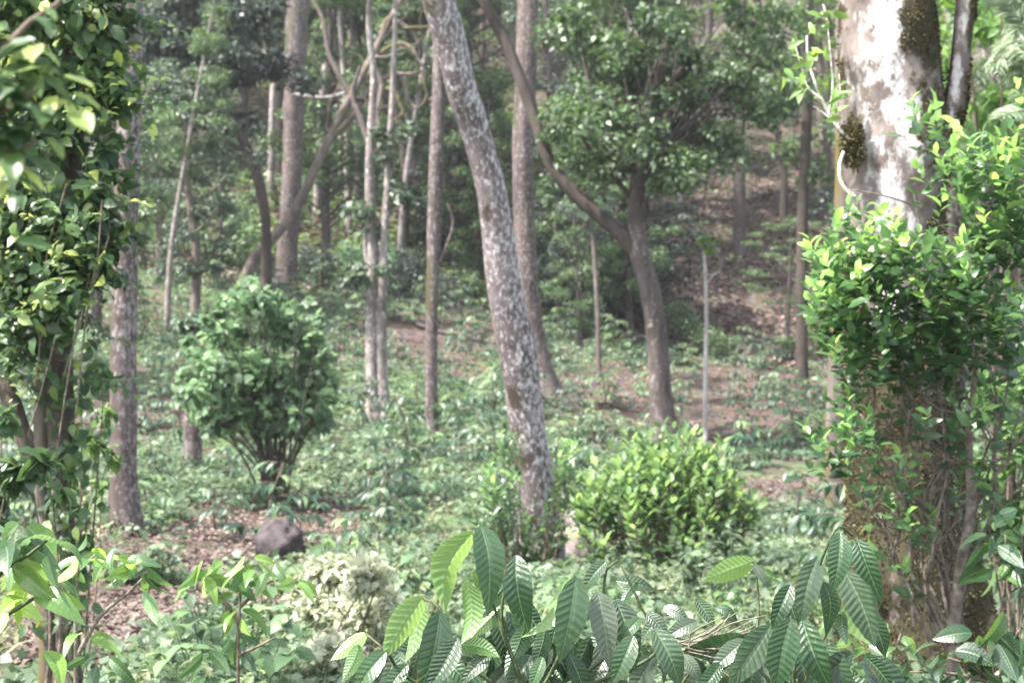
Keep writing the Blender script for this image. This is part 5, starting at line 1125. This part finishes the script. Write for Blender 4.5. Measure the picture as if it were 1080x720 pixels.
for kind, ml, mb, txt in (('tall', 'forest', 'bark', 'tall green tree'), ('tall', 'forest_light', 'bark_grey', 'tall light green tree'), ('tall', 'forest_blue', 'bark_grey', 'tall grey green tree'), ('round', 'forest', 'bark', 'rounded green tree'), ('round', 'forest_blue', 'bark_grey', 'rounded grey green tree'), ('round', 'forest_dark', 'bark_dark', 'rounded dusky tree'), ('slim', 'forest', 'bark_pale', 'slender pale stemmed tree'), ('slim', 'forest_blue', 'bark_red', 'slender brown stemmed tree'), ('slim', 'forest_light', 'bark_pale', 'slender bright crowned tree'), ('low', 'forest', 'bark_dark', 'low green bush'), ('low', 'bush', 'bark_dark', 'low blue green bush'), ('low', 'forest_dark', 'bark_dark', 'low dusky bush'), ('layer', 'forest', 'bark_dark', 'feathery layered tree'), ('layer', 'forest_light', 'bark', 'bright layered tree')):
    for p in base_p[kind]: KINDS.append((kind, txt, recolour(p, ml, mb)))
forest = []
def place(kind_txt, x_, Y_, s_, sz=None):
    c = [k for k in KINDS if k[1] == kind_txt]
    k = c[int(rng.integers(len(c)))]
    loc = (x_, Y_, gz(x_, Y_) - .05)
    sz = sz or s_ * rng.uniform(.9, 1.15)
    forest.append((dup(k[2], loc, rng.uniform(0, 6.28), (s_, s_, sz)), k[0], k[1]))
def place_px(kind_txt, px, Y_, s_, sz=None):
    place(kind_txt, (px - 540) / F * Y_, Y_, s_, sz)
# named places seen in the photograph
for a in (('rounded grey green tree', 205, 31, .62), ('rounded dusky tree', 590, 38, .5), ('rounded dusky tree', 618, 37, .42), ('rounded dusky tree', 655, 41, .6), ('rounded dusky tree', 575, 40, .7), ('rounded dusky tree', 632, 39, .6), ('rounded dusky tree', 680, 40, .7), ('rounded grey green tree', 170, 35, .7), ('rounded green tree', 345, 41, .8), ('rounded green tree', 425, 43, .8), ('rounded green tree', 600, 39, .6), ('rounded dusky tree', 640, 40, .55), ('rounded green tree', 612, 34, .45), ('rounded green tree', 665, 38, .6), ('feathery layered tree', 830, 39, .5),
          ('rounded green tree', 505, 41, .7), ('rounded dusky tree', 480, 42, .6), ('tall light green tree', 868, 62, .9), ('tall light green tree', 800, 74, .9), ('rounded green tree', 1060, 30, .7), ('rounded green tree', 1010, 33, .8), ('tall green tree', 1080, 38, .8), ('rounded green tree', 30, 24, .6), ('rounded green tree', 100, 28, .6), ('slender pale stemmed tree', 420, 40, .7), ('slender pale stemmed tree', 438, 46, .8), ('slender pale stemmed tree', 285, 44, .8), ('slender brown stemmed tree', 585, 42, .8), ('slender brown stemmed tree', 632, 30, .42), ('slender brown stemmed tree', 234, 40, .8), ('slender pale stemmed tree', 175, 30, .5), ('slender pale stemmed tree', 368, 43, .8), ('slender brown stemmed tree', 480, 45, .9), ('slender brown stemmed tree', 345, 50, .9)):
    place_px(*a)
for a in (('bright layered tree', 805, 66, 1.3), ('bright layered tree', 872, 54, 1.3), ('bright layered tree', 745, 62, 1.4), ('bright layered tree', 1035, 30, 1.1), ('bright layered tree', 640, 58, 1.5), ('bright layered tree', 480, 50, 1.3), ('bright layered tree', 350, 52, 1.3), ('bright layered tree', 1000, 44, 1.5)):
    place_px(*a)
for px in list(range(330, 900, 26)) + [-20, 30, 90, 150]:   # the dark belt of bushes along the terrace edge
    Yb = 38.6 + rng.normal() * .8
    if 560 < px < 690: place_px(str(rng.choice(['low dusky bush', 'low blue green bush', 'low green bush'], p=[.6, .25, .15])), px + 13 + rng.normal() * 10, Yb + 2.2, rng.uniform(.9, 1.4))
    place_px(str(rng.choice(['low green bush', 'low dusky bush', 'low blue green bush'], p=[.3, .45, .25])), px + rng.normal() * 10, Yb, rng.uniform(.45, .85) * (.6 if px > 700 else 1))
mix = ['tall green tree', 'tall grey green tree', 'tall light green tree', 'rounded green tree', 'rounded grey green tree', 'rounded dusky tree', 'slender pale stemmed tree', 'slender brown stemmed tree', 'slender bright crowned tree']
for px in list(range(330, 500, 17)) + [590, 605, 640, 655, 720]:
    place_px(str(rng.choice(['slender pale stemmed tree', 'slender brown stemmed tree', 'slender pale stemmed tree'])), px + rng.normal() * 6, rng.uniform(42, 52), rng.uniform(.6, .95))
for Yr in (44, 48, 52, 56.5, 61, 66, 72, 79, 88):
    for px in np.arange(-120, 1210, 1662 * (2.7 + .03 * Yr) / Yr):
        px_ = px + rng.normal() * 30; Y_ = Yr + rng.normal() * 1.8
        leftish = px_ < 450
        p = np.array([.16, .12 if leftish else .03, .07 if leftish else .22, .2, .16 if leftish else .06, .06, .12, .12, .07]); p /= p.sum()
        clear = 690 < px_ < 885 and Yr < 70
        if clear and rng.random() < (.95 if Yr < 58 else .6): continue
        if rng.random() < .12: continue
        place_px(str(rng.choice(mix, p=p)), px_, Y_, rng.uniform(.75, 1.15))
for Yr in (43, 47, 52, 58, 65):
    for px in np.arange(-60, 1150, 1662 * 2.6 / Yr):
        if rng.random() < (.8 if 680 < px < 890 else .2): continue
        place_px(str(rng.choice(['low green bush', 'low dusky bush', 'low blue green bush'])), px + rng.normal() * 25, Yr + rng.normal() * 1.5, rng.uniform(.6, 1.2))
for k in KINDS:
    for c in list(k[2].children): bpy.data.objects.remove(c)
    bpy.data.objects.remove(k[2])
for ps in base_p.values():
    for p in ps:
        for c in list(p.children): bpy.data.objects.remove(c)
        bpy.data.objects.remove(p)
for kinds, cat, grp in ((('tall', 'round', 'slim', 'layer'), 'tree', 'forest trees on the far hillside'), (('low',), 'bush', 'bushes below the far trees')):
    sub = [f_ for f_ in forest if f_[1] in kinds]
    name_by_landmarks([f_[0] for f_ in sub], [f_[2] for f_ in sub], HIGH + LAND[13:14], cat, grp)

# ------------------------------------------------------------------ air
HZ = dict(x0=-410, x1=410, y0=-290, y1=470, z0=-14, z1=74)
v = [(HZ['x' + str(a)], HZ['y' + str(b_)], HZ['z' + str(c)]) for a in (0, 1) for b_ in (0, 1) for c in (0, 1)]
m, t, nd, lk = mat('air')
pv = nd('ShaderNodeVolumePrincipled'); pv.inputs['Color'].default_value = (.95, .96, .97, 1); pv.inputs['Density'].default_value = .0006; pv.inputs['Anisotropy'].default_value = .3
out = nd('ShaderNodeOutputMaterial'); lk(pv.outputs[0], out.inputs['Volume'])
HAZE = True
if HAZE:
    hz = link('haze', Geo().add(v, [np.array([[0, 1, 3, 2], [4, 6, 7, 5], [0, 4, 5, 1], [2, 3, 7, 6], [0, 2, 6, 4], [1, 5, 7, 3]])]).mesh('haze', m, smooth=False))
    tag(hz, 'thin pale haze hanging through the forest air', 'haze', None, 'stuff')

# ------------------------------------------------------------------ light and camera
sd = unit(np.array([-.50, -.22, .84]))
elev = math.asin(sd[2]); azim = math.atan2(sd[0], sd[1])
w = bpy.data.worlds.new('World'); S.world = w; w.use_nodes = True
nt = w.node_tree; nt.nodes.clear()
sky = nt.nodes.new('ShaderNodeTexSky'); sky.sky_type = 'NISHITA'; sky.sun_disc = False; sky.sun_elevation = elev; sky.sun_rotation = azim; sky.dust_density = 2.5
bg = nt.nodes.new('ShaderNodeBackground'); bg.inputs['Strength'].default_value = .13
wo = nt.nodes.new('ShaderNodeOutputWorld'); hsw = nt.nodes.new('ShaderNodeHueSaturation'); hsw.inputs['Saturation'].default_value = .55; nt.links.new(sky.outputs[0], hsw.inputs['Color']); nt.links.new(hsw.outputs[0], bg.inputs[0]); nt.links.new(bg.outputs[0], wo.inputs[0])
sun = bpy.data.lights.new('sun', 'SUN'); sun.energy = 3.4; sun.angle = math.radians(1.5); sun.color = (1.0, .95, .88)
so = bpy.data.objects.new('sun', sun); COL.objects.link(so); so.location = (0, 0, 30)
so.rotation_euler = Vector(sd).to_track_quat('Z', 'Y').to_euler()
cam = bpy.data.cameras.new('camera'); co = bpy.data.objects.new('camera', cam); COL.objects.link(co)
cam.sensor_width = 36; cam.lens = 36 * F / 1080; cam.clip_start = .05; cam.clip_end = 2000
co.location = (0, 0, 0); co.rotation_euler = (math.radians(90), 0, 0)
cam.dof.use_dof = True; cam.dof.focus_distance = 3.0; cam.dof.aperture_fstop = 8.0
S.camera = co
S.view_settings.view_transform = 'Standard'; S.view_settings.look = 'None'; S.view_settings.gamma = 1; S.view_settings.exposure = 2.4
S.view_settings.use_curve_mapping = False
c = S.cycles
c.use_denoising = True; c.max_bounces = 6; c.diffuse_bounces = 4; c.glossy_bounces = 2; c.transmission_bounces = 4; c.transparent_max_bounces = 4; c.volume_bounces = 0
c.caustics_reflective = False; c.caustics_refractive = False; c.sample_clamp_indirect = 4
